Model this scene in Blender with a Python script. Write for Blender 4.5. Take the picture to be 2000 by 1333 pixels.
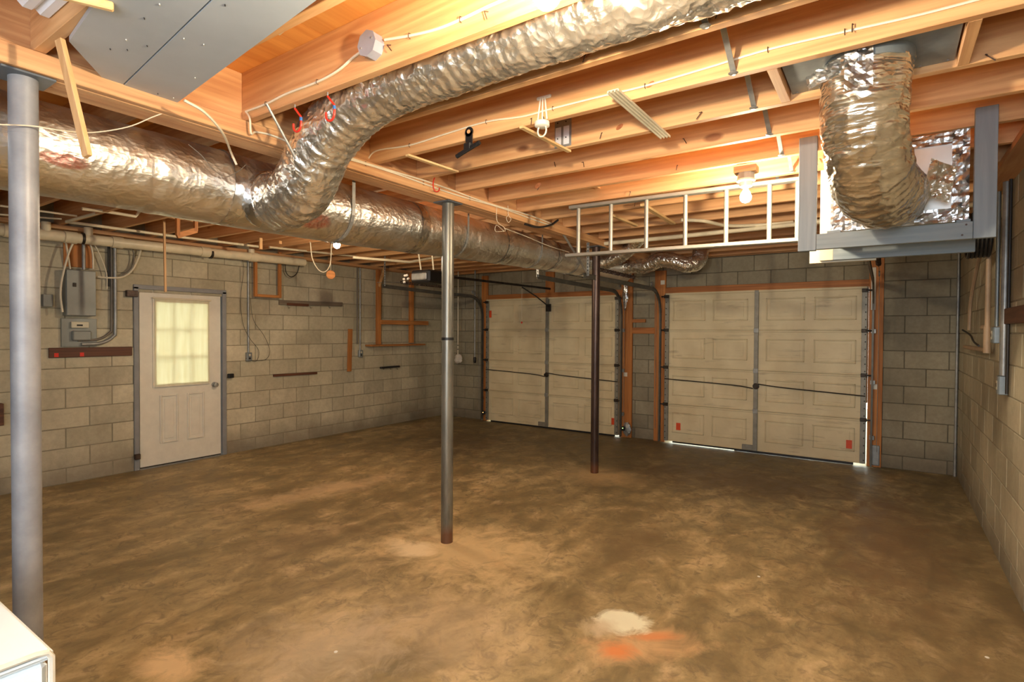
import bpy, bmesh, math, random
import numpy as np
from mathutils import Vector, Matrix, noise
random.seed(7)
S = bpy.context.scene
COL = S.collection
D = bpy.data
for o in list(D.objects): D.objects.remove(o)

# ------------------------------------------------------------------ camera
FPX, YAW, PITCH, ROLL, CAMH = 1074.36, -.5981, -.0169, .0057, 1.57
_cy, _sy, _cp, _sp = math.cos(YAW), math.sin(YAW), math.cos(PITCH), math.sin(PITCH)
FW = Vector((_sy*_cp, _cy*_cp, _sp)); _r0 = Vector((_cy, -_sy, 0)); _u0 = _r0.cross(FW)
RT = math.cos(ROLL)*_r0 + math.sin(ROLL)*_u0
UP = -math.sin(ROLL)*_r0 + math.cos(ROLL)*_u0
CAMP = Vector((0, 0, CAMH))
cd = D.cameras.new('camera'); cam = D.objects.new('camera', cd); COL.objects.link(cam)
cd.sensor_width = 36; cd.lens = FPX*36/2000; cd.clip_start = .02; cd.clip_end = 200
m = Matrix((RT, UP, -FW)).transposed().to_4x4(); m.translation = CAMP
cam.matrix_world = m; S.camera = cam

# ------------------------------------------------------------------ world / light / exposure
W = D.worlds.new('world'); S.world = W; W.use_nodes = True
bg = W.node_tree.nodes['Background']; bg.inputs[0].default_value = (.93, 1.0, .90, 1); bg.inputs[1].default_value = 5.0
S.view_settings.view_transform = 'Standard'; S.view_settings.look = 'None'
S.view_settings.gamma = 1; S.view_settings.use_curve_mapping = False
S.view_settings.exposure = 0.42
BULB_NEAR, BULB_R, BULB_L = 1750, 850, 800     # radiance of the three bare bulbs
BULBCOL = (1, .81, .56, 1)
def area(name, loc, target, sx, sy, power, col):
    l = D.lights.new(name, 'AREA'); l.shape = 'RECTANGLE'; l.size = sx; l.size_y = sy; l.energy = power; l.color = col
    o = D.objects.new(name, l); COL.objects.link(o); o.location = loc
    o.rotation_euler = (Vector(target)-Vector(loc)).to_track_quat('-Z', 'Y').to_euler()
    return o
area('assumed_rear_fill', (-.55, -2.3, 1.55), (-2.4, 4, 1.5), 2.0, 1.3, 45, (.86, .93, 1))  # assumed cool fill light from the rear; the back wall has no window
area('assumed_near_fill', (-.15, -.75, 1.80), (-2.3, 3, 1.75), .8, .6, 30, (.84, .92, 1))  # assumed second cool fill light, unseen, just behind the camera; no lamp body

# ------------------------------------------------------------------ layout numbers (metres)
XL, XR, YG = -6.88, .66, 7.78
YB = -2.6
GX0, GX1 = -2.765, -2.65       # girder
ZJ, ZT = 2.60, 2.84            # joist bottom, joist top / subfloor
DH = 2.13
def bp(px, py, ax, val):
    """a point read off the photograph, dropped on a known plane of the room"""
    d = FW + RT*((px-1000)/FPX) - UP*((py-666.5)/FPX)
    i = 'XYZ'.index(ax); t = (val-CAMP[i])/d[i]
    return CAMP + d*t
def LW(px, py, off=.01): return bp(px, py, 'X', XL+off)
def GW(px, py, off=.01): return bp(px, py, 'Y', YG-off)
def RW(px, py, off=.01): return bp(px, py, 'X', XR-off)

# ------------------------------------------------------------------ materials
def srgb(c):
    return tuple(((v/255)/12.92 if v/255 <= .04045 else ((v/255+.055)/1.055)**2.4) for v in c) + (1,)
class N:
    def __init__(s, name):
        s.m = D.materials.new(name); s.m.use_nodes = True; s.t = s.m.node_tree; s.n = s.t.nodes; s.l = s.t.links
        s.b = s.n['Principled BSDF']
    def new(s, typ, **k):
        x = s.n.new(typ)
        for a, v in k.items(): setattr(x, a, v)
        return x
    def link(s, a, b): s.l.new(a, b)
    def math(s, op, a, b=0, c=None):
        x = s.new('ShaderNodeMath', operation=op)
        for i, v in enumerate([a, b] + ([c] if c is not None else [])):
            if hasattr(v, 'default_value'): s.link(v, x.inputs[i])
            else: x.inputs[i].default_value = v
        return x.outputs[0]
    def pos(s): return s.new('ShaderNodeNewGeometry').outputs['Position']
    def scale(s, v, sc):
        x = s.new('ShaderNodeVectorMath', operation='MULTIPLY'); s.link(v, x.inputs[0]); x.inputs[1].default_value = sc; return x.outputs[0]
    def noise(s, v, scale, detail=4, rough=.55, dist=0):
        x = s.new('ShaderNodeTexNoise'); x.inputs['Scale'].default_value = scale; x.inputs['Detail'].default_value = detail
        x.inputs['Roughness'].default_value = rough; x.inputs['Distortion'].default_value = dist; s.link(v, x.inputs['Vector']); return x.outputs['Fac']
    def ramp(s, f, stops):
        x = s.new('ShaderNodeValToRGB'); e = x.color_ramp.elements
        while len(e) < len(stops): e.new(.5)
        for el, (p, c) in zip(e, stops): el.position = p; el.color = c if len(c) == 4 else (*c, 1)
        s.link(f, x.inputs[0]); return x.outputs[0]
    def mix(s, f, a, b, typ='MIX'):
        x = s.new('ShaderNodeMix', data_type='RGBA', blend_type=typ)
        for i, v in ((0, f), (6, a), (7, b)):
            if hasattr(v, 'default_value'): s.link(v, x.inputs[i])
            else: x.inputs[i].default_value = v
        return x.outputs[2]
    def bump(s, h, strength=.3, dist=.01):
        x = s.new('ShaderNodeBump'); x.inputs['Strength'].default_value = strength; x.inputs['Distance'].default_value = dist
        s.link(h, x.inputs['Height']); s.link(x.outputs[0], s.b.inputs['Normal'])
    def set(s, color=None, rough=None, metal=None, spec=None):
        for k, v in (('Base Color', color), ('Roughness', rough), ('Metallic', metal), ('Specular IOR Level', spec)):
            if v is None: continue
            if hasattr(v, 'default_value'): s.link(v, s.b.inputs[k])
            else: s.b.inputs[k].default_value = v
        return s
GREY1 = (1, 1, 1, 1)
def plain(name, c, rough=.5, metal=0, var=.12, sc=9, bump=0, c2=None, spec=None):
    """paint / plastic / plain metal with slight mottling"""
    n = N(name); p = n.pos(); f = n.noise(p, sc, 5, .6)
    a = srgb(c); b = srgb(c2) if c2 else tuple(v*(1-var*2) for v in a[:3]) + (1,)
    n.set(n.ramp(f, [(.3, b), (.68, a)]), rough, metal, spec)
    if bump: n.bump(n.noise(p, sc*9, 3), bump, .003)
    return n.m
def wood(name, light, dark, axis='X', rough=.6, knots=True, rnd=.22, grain=1.0):
    n = N(name); p = n.pos()
    oi = n.new('ShaderNodeObjectInfo').outputs['Random']
    st = {'X': (1.1, 22, 22), 'Y': (22, 1.1, 22), 'Z': (22, 22, 1.1)}[axis]
    add = n.new('ShaderNodeVectorMath', operation='ADD'); n.link(p, add.inputs[0])
    cmb = n.new('ShaderNodeCombineXYZ')
    for i in range(3): n.link(n.math('MULTIPLY', oi, 13.7), cmb.inputs[i])
    n.link(cmb.outputs[0], add.inputs[1]); v = add.outputs[0]
    g = n.noise(n.scale(v, st), 1.0*grain, 6, .62, .9)
    gf = n.noise(n.scale(v, tuple(q*4 for q in st)), 1.0, 3, .6)
    w = n.new('ShaderNodeTexWave', wave_type='BANDS', bands_direction={'X': 'Z', 'Y': 'Z', 'Z': 'X'}[axis])
    w.inputs['Scale'].default_value = 9*grain; w.inputs['Distortion'].default_value = 7; w.inputs['Detail'].default_value = 3; w.inputs['Detail Scale'].default_value = .8
    n.link(n.scale(v, tuple(.12 if q < 5 else 1 for q in st)), w.inputs['Vector'])
    c = n.ramp(g, [(.25, srgb(dark)), (.62, srgb(light))])
    c = n.mix(n.math('MULTIPLY', w.outputs['Fac'], .30), c, srgb(dark))
    c = n.mix(n.math('MULTIPLY', gf, .16), c, srgb(dark))
    if knots:
        vo = n.new('ShaderNodeTexVoronoi'); vo.inputs['Scale'].default_value = 1.0; vo.inputs['Randomness'].default_value = 1
        n.link(n.scale(v, tuple(1.6 if q < 5 else 3.6 for q in st)), vo.inputs['Vector'])
        k = n.ramp(vo.outputs['Distance'], [(.06, (1, 1, 1, 1)), (.10, (0, 0, 0, 1))])
        c = n.mix(n.math('MULTIPLY', k, .75), c, srgb((120, 62, 30)))
    hs = n.new('ShaderNodeHueSaturation'); n.link(c, hs.inputs['Color'])
    n.link(n.math('ADD', n.math('MULTIPLY', oi, rnd), 1-rnd*.55), hs.inputs['Value'])
    n.set(hs.outputs[0], rough); n.bump(gf, .25, .002)
    return n.m
M = {}
M['joist'] = wood('joist_pine', (228, 182, 128), (190, 132, 84), 'X')
M['joist_y'] = wood('girder_pine', (222, 176, 124), (180, 122, 78), 'Y')
M['ply'] = wood('subfloor_plywood', (238, 176, 96), (206, 130, 60), 'Y', knots=False, grain=.5)
M['stick_y'] = wood('pale_strip_y', (236, 204, 150), (206, 164, 106), 'Y', knots=False)
M['stick_z'] = wood('pale_strip_z', (230, 190, 138), (196, 146, 92), 'Z', knots=False)
M['jamb'] = wood('door_jamb_stain', (214, 142, 74), (150, 90, 42), 'Z')
M['jamb_x'] = wood('door_header_stain', (206, 134, 70), (142, 84, 40), 'X')
M['jamb_y'] = wood('wall_strip_wood', (206, 140, 76), (150, 92, 46), 'Y', knots=False)
M['darkboard'] = wood('dark_board', (112, 70, 48), (70, 40, 28), 'Y', knots=False)
M['track'] = plain('track_grey_steel', (104, 102, 94), .45, .3, var=.2)
M['knot'] = plain('pine_knot', (190, 122, 78), .5, c2=(136, 76, 44), sc=60)
M['pvc_shaded'] = plain('shaded_pvc_pipe', (176, 150, 122), .5, var=.12)  # pipe colour darkened to paint in the shade on the right wall
M['boxgrey'] = plain('grey_box_metal', (150, 156, 170), .45, .1)
M['plate'] = plain('post_plate_grey', (96, 104, 112), .5, .2)
M['greyboard'] = wood('grey_weathered_board', (140, 128, 110), (98, 86, 72), 'Y', knots=False)
M['bluegrey_z'] = wood('grey_painted_timber_z', (138, 150, 160), (116, 128, 138), 'Z', rough=.55, knots=False, rnd=.06)
M['bluegrey_x'] = wood('grey_painted_timber_x', (138, 150, 156), (114, 126, 134), 'X', rough=.55, knots=False, rnd=.06)
M['shelfpaint'] = plain('grey_shelf_paint', (176, 184, 190), .45, var=.05, sc=5)
M['cream'] = plain('cream_paint', (208, 200, 176), .5, var=.05)
M['white'] = plain('white_paint', (232, 228, 214), .45, var=.05)
M['vinyl'] = plain('white_vinyl', (236, 242, 250), .35, var=.02)
M['enamel'] = plain('white_enamel', (236, 246, 250), .22, var=.02, sc=4)
M['enamelrim'] = plain('worn_enamel_rim', (226, 222, 206), .3, var=.12, sc=25)
M['pvc'] = plain('pvc_pipe', (242, 230, 198), .4, var=.10, sc=7)
M['galv'] = plain('galvanised_steel', (168, 170, 168), .42, .45, var=.18, sc=14)
M['sheet'] = plain('sheet_metal', (150, 160, 164), .4, .5, var=.16, sc=8)
M['alu'] = plain('aluminium', (166, 164, 154), .42, .5, var=.08, sc=14)
M['darksteel'] = plain('dark_steel', (70, 64, 58), .5, .55, var=.3, sc=14)
M['black'] = plain('black_plastic', (30, 30, 32), .45)
M['rustdark'] = plain('dark_rusty_steel', (92, 74, 64), .5, .35, c2=(50, 38, 34), sc=18)
M['red'] = plain('red_vinyl', (222, 54, 40), .35, var=.05)
M['blue'] = plain('blue_sticker', (40, 110, 180), .4)
M['cablewhite'] = plain('white_cable', (236, 226, 200), .45, var=.06)
M['cablegrey'] = plain('grey_cable', (120, 112, 100), .5)
M['cableblack'] = plain('black_cable', (46, 42, 40), .5)
M['panelgrey'] = plain('panel_grey_enamel', (140, 144, 140), .4, .2, var=.06)
M['postgrey'] = plain('post_grey_paint', (158, 160, 164), .45, .1, var=.10, sc=6, c2=(126, 128, 134), bump=.05)
M['orange'] = plain('orange_sticker', (236, 84, 40), .5)
M['cloth'] = plain('white_rag', (228, 222, 210), .8)
M['galvstile'] = plain('dull_galvanised_stile', (150, 148, 138), .5, .35, var=.15, sc=12)
M['porcelain'] = plain('porcelain', (226, 220, 208), .3, var=.02)
M['darkglass'] = plain('dark_recess', (16, 14, 13), .6)
M['greytrim'] = plain('grey_door_trim', (146, 148, 150), .5, var=.10, sc=8)
def metal_foil(name, col, rough, scale, strength, red=None, stretch=(1, 1, 1), dist=.012, weave=0, metal=1.0):
    n = N(name); p = n.pos()
    wp = n.new('ShaderNodeTexNoise'); wp.inputs['Scale'].default_value = 6; n.link(p, wp.inputs['Vector'])
    add = n.new('ShaderNodeVectorMath', operation='MULTIPLY_ADD'); n.link(wp.outputs['Color'], add.inputs[0]); add.inputs[1].default_value = (.10, .10, .10); n.link(n.scale(p, stretch), add.inputs[2])
    q = add.outputs[0]
    vo = n.new('ShaderNodeTexVoronoi'); vo.inputs['Scale'].default_value = scale; n.link(q, vo.inputs['Vector'])
    v2 = n.new('ShaderNodeTexVoronoi'); v2.inputs['Scale'].default_value = scale*2.3; n.link(q, v2.inputs['Vector'])
    h = n.math('ADD', n.math('MULTIPLY', vo.outputs['Distance'], .65), n.math('MULTIPLY', v2.outputs['Distance'], .35))
    if weave:
        h = n.math('ADD', n.math('MULTIPLY', h, .8), n.math('MULTIPLY', n.noise(n.scale(p, (1, .25, 1)), 70, 2), weave))
    b = n.noise(p, 7, 3)
    c = n.ramp(n.noise(p, 5, 4), [(.3, tuple(v*.88 for v in srgb(col)[:3])), (.7, srgb(col)[:3])])
    if red:
        for (c0, r0) in red:
            sub = n.new('ShaderNodeVectorMath', operation='SUBTRACT'); n.link(p, sub.inputs[0]); sub.inputs[1].default_value = c0
            sc = n.scale(sub.outputs[0], tuple(1/v for v in r0)); ln = n.new('ShaderNodeVectorMath', operation='LENGTH'); n.link(sc, ln.inputs[0])
            k = n.ramp(n.math('MULTIPLY', n.math('ADD', ln.outputs['Value'], n.math('MULTIPLY', n.noise(p, 30, 3), .5)), .5), [(.55, (1, 1, 1, 1)), (.68, (0, 0, 0, 1))])
            k = n.math('MULTIPLY', k, n.math('MULTIPLY', n.noise(p, 60, 3), .95))
            c = n.mix(k, c, srgb((214, 60, 40)))
    n.set(c, n.ramp(b, [(.3, (rough*.8,)*3), (.7, (rough*1.25,)*3)]), metal)
    n.bump(h, strength, dist)
    return n.m
M['foilmain'] = metal_foil('duct_wrap_foil', (240, 239, 234), .36, 19, .5, red=[((-2.88, 2.09, 2.24), (.10, .12, .05)), ((-2.86, 0.86, 2.28), (.07, .09, .03))], dist=.014, weave=.3)
M['foilflex'] = metal_foil('flex_duct_foil', (240, 237, 228), .26, 17, .6, stretch=(1, 1, 1), dist=.022, metal=.93)
M['foildrop'] = metal_foil('drop_duct_foil', (236, 230, 218), .24, 13, .55, stretch=(.7, .7, 2.4), dist=.020, metal=.96)
M['foiltape'] = metal_foil('foil_tape', (236, 240, 244), .26, 14, .5, dist=.014)
def mat_ductboard():
    n = N('duct_board_face'); p = n.pos(); n.set(n.ramp(n.noise(p, 3), [(.3, srgb((205, 212, 214))), (.7, srgb((232, 238, 240)))]), .42, .75)
    n.bump(n.noise(p, 4, 3), .3, .01); return n.m
M['ductboard'] = mat_ductboard()
def mat_block(nm='painted_concrete_block', dim=1.0):
    n = N(nm); p = n.pos(); oi = n.new('ShaderNodeObjectInfo').outputs['Random']
    a = n.noise(p, 1.3, 4, .6); b = n.noise(p, 22, 5, .7); c3 = n.noise(n.scale(p, (1, 1, .35)), 3, 4, .6)
    c = n.ramp(a, [(.3, srgb((178, 170, 144))), (.7, srgb((208, 200, 174)))])
    c = n.mix(n.ramp(b, [(.35, (.28,)*3), (.62, (0, 0, 0))]), c, srgb((140, 132, 112)))
    c = n.mix(n.ramp(c3, [(.5, (0, 0, 0)), (.78, (.55,)*3)]), c, srgb((142, 132, 110)))
    sx = n.new('ShaderNodeSeparateXYZ'); n.link(p, sx.inputs[0])
    low_dark = n.ramp(n.math('ADD', sx.outputs[2], n.math('MULTIPLY', a, .35)), [(.22, (.6,)*3), (.5, (0, 0, 0))])  # block colour goes darker towards the floor
    c = n.mix(low_dark, c, srgb((112, 100, 84)))
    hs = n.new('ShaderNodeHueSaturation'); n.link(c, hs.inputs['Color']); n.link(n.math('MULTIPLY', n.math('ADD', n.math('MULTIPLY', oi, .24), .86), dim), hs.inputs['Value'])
    n.set(hs.outputs[0], .8); n.bump(n.noise(p, 70, 4, .7), .45, .004); return n.m
M['wall_left'] = mat_block(); M['wall_garage'] = mat_block('bare_concrete_block', .66); M['wall_right'] = mat_block('darker_concrete_block', .85)  # right wall takes a slightly darker copy of the block colour
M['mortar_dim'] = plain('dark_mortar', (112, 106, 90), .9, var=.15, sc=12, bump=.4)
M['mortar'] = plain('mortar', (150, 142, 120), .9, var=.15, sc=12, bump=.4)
def mat_floor():
    n = N('stained_concrete_floor'); p = n.pos()
    q = n.scale(p, (1.5, .75, 1))
    a = n.noise(q, .9, 6, .62, .5); b = n.noise(n.scale(p, (1.6, 1, 1)), 3.4, 6, .65, .5); d = n.noise(p, 34, 6, .75); e = n.noise(p, 8, 7, .72, 1.6)
    c = n.ramp(a, [(.28, srgb((112, 100, 70))), (.45, srgb((156, 138, 98))), (.62, srgb((188, 168, 124))), (.8, srgb((214, 194, 152)))])
    c = n.mix(n.ramp(b, [(.36, (.62,)*3), (.56, (0, 0, 0))]), c, srgb((106, 94, 66)))
    c = n.mix(n.ramp(b, [(.56, (0, 0, 0)), (.72, (.5,)*3)]), c, srgb((226, 200, 158)))
    c = n.mix(n.ramp(e, [(.38, (.6,)*3), (.48, (0, 0, 0))]), c, srgb((116, 104, 80)))
    c = n.mix(n.ramp(d, [(.3, (.35,)*3), (.5, (0, 0, 0))]), c, srgb((124, 106, 80)))
    wob = n.math('MULTIPLY', n.math('SUBTRACT', n.noise(p, 4.5, 5, .7, .8), .5), 1.9)
    def blob(c, x, y, rx, ry, col, amt, rot=0, soft=.75):
        mp = n.new('ShaderNodeMapping', vector_type='TEXTURE'); n.link(p, mp.inputs[0])
        mp.inputs['Location'].default_value = (x, y, 0); mp.inputs['Rotation'].default_value = (0, 0, rot); mp.inputs['Scale'].default_value = (rx, ry, 1)
        ln = n.new('ShaderNodeVectorMath', operation='LENGTH'); n.link(mp.outputs[0], ln.inputs[0])
        f = n.math('ADD', ln.outputs['Value'], wob)
        k = n.ramp(f, [(1-soft, (amt,)*3), (1, (0, 0, 0))])
        return n.mix(k, c, srgb(col))
    for args in FLOOR_BLOBS: c = blob(c, *args)
    r = n.ramp(b, [(.3, (.42,)*3), (.7, (.66,)*3)])
    n.set(c, r, 0, .35); n.bump(n.math('ADD', n.math('MULTIPLY', e, .6), n.math('MULTIPLY', d, .4)), .22, .006)
    return n.m
TAN = (240, 212, 160)
FLOOR_BLOBS = [
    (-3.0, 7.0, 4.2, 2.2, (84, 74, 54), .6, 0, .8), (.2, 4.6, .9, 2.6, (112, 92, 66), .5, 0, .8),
    (-2.50, 3.05, .75, .6, TAN, .62, .2, .7), (-2.80, 2.86, .22, .16, (244, 224, 184), .75),
    (-2.55, 5.50, .5, .42, (222, 190, 140), .5), (-4.55, 3.45, .28, 1.1, (226, 198, 156), .55, -.25),
    (-1.55, 3.9, .35, .7, (120, 102, 74), .55), (-3.6, 2.5, .35, .6, (124, 106, 78), .5),
    (-2.75, 1.2, .26, .16, (240, 212, 166), .8), (-2.3, 1.7, .5, .5, (206, 190, 160), .5), (-1.9, 2.2, .6, .5, (196, 176, 144), .4), (-1.0, 2.62, .40, .16, (216, 178, 130), .8, .75),
    (-1.08, 2.53, .12, .09, (222, 140, 84), .9, .4), (-.96, 2.74, .16, .05, (224, 150, 96), .85, .7),
    (-1.19, 2.80, .16, .15, (236, 236, 208), 1, .3, .35), (-1.24, 2.66, .12, .12, (204, 190, 158), .8),
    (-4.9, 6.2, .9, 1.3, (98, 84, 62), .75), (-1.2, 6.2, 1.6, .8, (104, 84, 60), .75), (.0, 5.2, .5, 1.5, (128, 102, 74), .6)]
M['floor'] = mat_floor()
def mat_gdoor():
    n = N('dirty_white_door_steel'); p = n.pos()
    st = n.noise(n.scale(p, (1.6, 1, 14)), 1.4, 4, .6, .3); b = n.noise(p, 3, 4)
    c = n.ramp(b, [(.3, srgb((208, 194, 158))), (.7, srgb((228, 216, 182)))])
    c = n.mix(n.ramp(st, [(.60, (0, 0, 0)), (.76, (.6,)*3)]), c, srgb((140, 122, 92)))
    n.set(c, .5); return n.m
M['gdoor'] = mat_gdoor()
def mat_shade():
    n = N('window_shade_cloth'); p = n.pos()
    c = n.ramp(n.noise(n.scale(p, (1, 14, 1)), 2, 3), [(.3, srgb((244, 238, 214))), (.7, srgb((252, 248, 230)))])
    n.set(c, .8); tr = n.new('ShaderNodeBsdfTranslucent'); n.link(c, tr.inputs[0])
    mx = n.new('ShaderNodeMixShader'); mx.inputs[0].default_value = .5
    n.link(n.b.outputs[0], mx.inputs[1]); n.link(tr.outputs[0], mx.inputs[2])
    out = n.n['Material Output']; n.link(mx.outputs[0], out.inputs[0]); return n.m
M['shade'] = mat_shade()
def mat_glass():
    n = N('window_glass'); n.b.inputs['Transmission Weight'].default_value = 1; n.b.inputs['Roughness'].default_value = .02
    n.set((.95, .98, .96, 1)); return n.m
M['glass'] = mat_glass()
def mat_emit(name, col, st):
    n = N(name); n.b.inputs['Emission Color'].default_value = col; n.b.inputs['Emission Strength'].default_value = st
    n.set((1, 1, 1, 1), .3); return n.m
M['grass'] = plain('outside_driveway', (150, 160, 140), .9)
def mat_print():
    """nail plate label: faint grey lines of print on white"""
    n = N('printed_label'); p = n.pos(); w = n.new('ShaderNodeTexWave', bands_direction='Z'); w.inputs['Scale'].default_value = 60
    n.link(p, w.inputs[0]); n.set(n.mix(n.ramp(w.outputs['Fac'], [(.6, (0, 0, 0)), (.8, (.35,)*3)]), srgb((226, 226, 230)), srgb((140, 140, 150))), .5); return n.m
M['label'] = mat_print()

# ------------------------------------------------------------------ object helpers
WLOC = {}
def raw(name, bm, mat, parent=None, smooth=False, label=None, kind=None):
    """link a bmesh (verts in world coordinates) as ONE object with its origin at the middle of its box"""
    xs = [v.co for v in bm.verts]
    c = Vector([(min(v[i] for v in xs)+max(v[i] for v in xs))/2 for i in range(3)])
    bmesh.ops.translate(bm, verts=bm.verts, vec=-c)
    bmesh.ops.recalc_face_normals(bm, faces=bm.faces)
    me = D.meshes.new(name); bm.to_mesh(me); bm.free()
    me.materials.append(M[mat] if isinstance(mat, str) else mat)
    if smooth:
        me.polygons.foreach_set('use_smooth', [True]*len(me.polygons))
        if hasattr(me, 'set_sharp_from_angle'): me.set_sharp_from_angle(angle=.7)
    o = D.objects.new(name, me); COL.objects.link(o)
    place(o, c, parent)
    if label: o['label'] = label
    if kind: o['kind'] = kind
    return o
def place(o, c, parent):
    if parent is not None:
        o.parent = parent; o.location = c - WLOC[parent.name]
    else: o.location = c
    WLOC[o.name] = Vector(c)
def thing(name, label, cat, loc, group=None):
    o = D.objects.new(name, None); COL.objects.link(o); o.location = loc; o.empty_display_size = .1
    WLOC[o.name] = Vector(loc); o['label'] = label; o['category'] = cat
    if group: o['group'] = group
    return o
def tag(o, label, cat, group=None):
    o['label'] = label; o['category'] = cat
    if group: o['group'] = group
    return o
def struct(name, loc=(0, 0, 0)):
    o = D.objects.new(name, None); COL.objects.link(o); o.location = loc; WLOC[o.name] = Vector(loc); o['kind'] = 'structure'
    return o
def a_box(bm, a, b, bev=0):
    a = Vector(a); b = Vector(b); lo = Vector([min(a[i], b[i]) for i in range(3)]); hi = Vector([max(a[i], b[i]) for i in range(3)])
    r = bmesh.ops.create_cube(bm, size=1, matrix=Matrix.Translation((lo+hi)/2) @ Matrix.Diagonal((*(hi-lo), 1)))
    if bev:
        es = list({e for v in r['verts'] for e in v.link_edges})
        bmesh.ops.bevel(bm, geom=es, offset=bev, segments=1, affect='EDGES')
def box(name, a, b, mat, parent=None, bev=0, **k):
    bm = bmesh.new(); a_box(bm, a, b, bev); return raw(name, bm, mat, parent, **k)
def frame_of(d, hint=None):
    d = d.normalized(); h = Vector(hint) if hint else (Vector((0, 0, 1)) if abs(d.z) < .9 else Vector((1, 0, 0)))
    s = d.cross(h).normalized(); return d, s, s.cross(d).normalized()
def a_beam(bm, p, q, w, h, hint=None, bev=0):
    """box between two points; h is measured along the hint direction, w across it"""
    p = Vector(p); q = Vector(q); d, s, u = frame_of(q-p, hint)
    mt = Matrix((d, s, u)).transposed().to_4x4(); mt.translation = (p+q)/2
    r = bmesh.ops.create_cube(bm, size=1, matrix=mt @ Matrix.Diagonal(((q-p).length, w, h, 1)))
    if bev:
        es = list({e for v in r['verts'] for e in v.link_edges}); bmesh.ops.bevel(bm, geom=es, offset=bev, segments=1, affect='EDGES')
def beam(name, p, q, w, h, mat, parent=None, hint=None, bev=.001, **k):
    bm = bmesh.new(); a_beam(bm, p, q, w, h, hint, bev); return raw(name, bm, mat, parent, **k)
def smooth_path(pts, n):
    pts = [Vector(p) for p in pts]
    if len(pts) < 3 or n <= 1: return pts
    P = [2*pts[0]-pts[1]] + pts + [2*pts[-1]-pts[-2]]; out = []
    for i in range(1, len(P)-2):
        for k in range(n):
            t = k/n; a, b, c, d = P[i-1], P[i], P[i+1], P[i+2]
            out.append(.5*((2*b)+(c-a)*t+(2*a-5*b+4*c-d)*t*t+(3*b-a-3*c+d)*t**3))
    out.append(pts[-1]); return out
def a_tube(bm, pts, r, seg=10, cap=True, sub=1, rf=None):
    pts = smooth_path(pts, sub); rings = []
    d0 = (pts[1]-pts[0]).normalized(); _, s, u = frame_of(d0)
    for i, p in enumerate(pts):
        d = ((pts[min(i+1, len(pts)-1)]-pts[max(i-1, 0)])).normalized()
        s = (s - d*s.dot(d)).normalized(); u = d.cross(s)
        rr = r[i] if isinstance(r, (list, tuple)) else r
        ring = []
        for k in range(seg):
            a = 2*math.pi*k/seg; q = rr*(rf(i, a, p) if rf else 1)
            ring.append(bm.verts.new(p + s*math.cos(a)*q + u*math.sin(a)*q))
        rings.append(ring)
    for A, B in zip(rings, rings[1:]):
        for k in range(seg): bm.faces.new((A[k], A[(k+1) % seg], B[(k+1) % seg], B[k]))
    if cap: bm.faces.new(rings[0][::-1]); bm.faces.new(rings[-1])
def tube(name, pts, r, mat, parent=None, seg=10, sub=1, cap=True, rf=None, **k):
    bm = bmesh.new(); a_tube(bm, pts, r, seg, cap, sub, rf); return raw(name, bm, mat, parent, smooth=True, **k)
def lathe(bm, c, prof, axis=(0, 0, 1), seg=20):
    d, s, u = frame_of(Vector(axis)); c = Vector(c); R = []
    for (r, z) in prof: R.append([bm.verts.new(c + d*z + (s*math.cos(6.28318*k/seg)+u*math.sin(6.28318*k/seg))*max(r, 1e-4)) for k in range(seg)])
    for A, B in zip(R, R[1:]):
        for k in range(seg): bm.faces.new((A[k], A[(k+1) % seg], B[(k+1) % seg], B[k]))
    bm.faces.new(R[0][::-1]); bm.faces.new(R[-1])
def turned(name, c, prof, mat, parent=None, axis=(0, 0, 1), seg=20, **k):
    bm = bmesh.new(); lathe(bm, c, prof, axis, seg); return raw(name, bm, mat, parent, smooth=True, **k)

# ================================================================== SETTING
box('floor', (XL-.2, YB-.2, -.12), (XR+.2, YG+.12, 0), 'floor', kind='structure')
box('ground_outside', (XL-3, YG+.12, -.14), (XR+3, YG+6, -.02), 'grass', kind='structure')
box('ground_beside_house', (XL-4, YB, -.14), (XL-.2, YG+.12, -.06), 'grass', kind='structure')
# --- block walls: recessed mortar slab with openings + every block its own child
BH, BL, Z0 = .2032, .4064, .155
def block_mesh(l, h, axis, mt):
    bm = bmesh.new(); d = .02
    a = (-d/2, -l/2, -h/2) if axis == 'Y' else (-l/2, -d/2, -h/2)
    b = tuple(-v for v in a); a_box(bm, a, b, .004)
    me = D.meshes.new('block'); bm.to_mesh(me); bm.free(); me.materials.append(M[mt]); return me
BM = {}
def lay(parent, axis, face, u0, u1, ztop, holes, phase):
    """axis = direction the wall runs; face = coordinate of its inner face"""
    zs = [0, Z0]
    while zs[-1] < ztop: zs.append(zs[-1]+BH)
    for r, (za, zb) in enumerate(zip(zs, zs[1:])):
        zb = min(zb, ztop)
        if zb-za < .03: continue
        off = phase + (BL/2 if r % 2 else 0)
        k = math.floor((u0-off)/BL)
        while off+k*BL < u1:
            segs = [(max(off+k*BL, u0), min(off+(k+1)*BL, u1))]; k += 1
            for (ha, hb, hza, hzb) in holes:
                if zb <= hza+.06 or za >= hzb-.06: continue
                ns = []
                for (a, b) in segs:
                    if b <= ha or a >= hb: ns.append((a, b)); continue
                    if a < ha: ns.append((a, ha))
                    if b > hb: ns.append((hb, b))
                segs = ns
            for (a, b) in segs:
                if b-a < .05: continue
                key = (round(b-a, 2), round(zb-za, 2), parent.name)
                if key not in BM: BM[key] = block_mesh(b-a-.007, zb-za-.007, axis, parent.name)
                o = D.objects.new('block', BM[key]); COL.objects.link(o)
                j = random.uniform(-.0012, .0012)
                c = (face+j, (a+b)/2, (za+zb)/2) if axis == 'Y' else ((a+b)/2, face+j, (za+zb)/2)
                place(o, Vector(c), parent)
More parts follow.
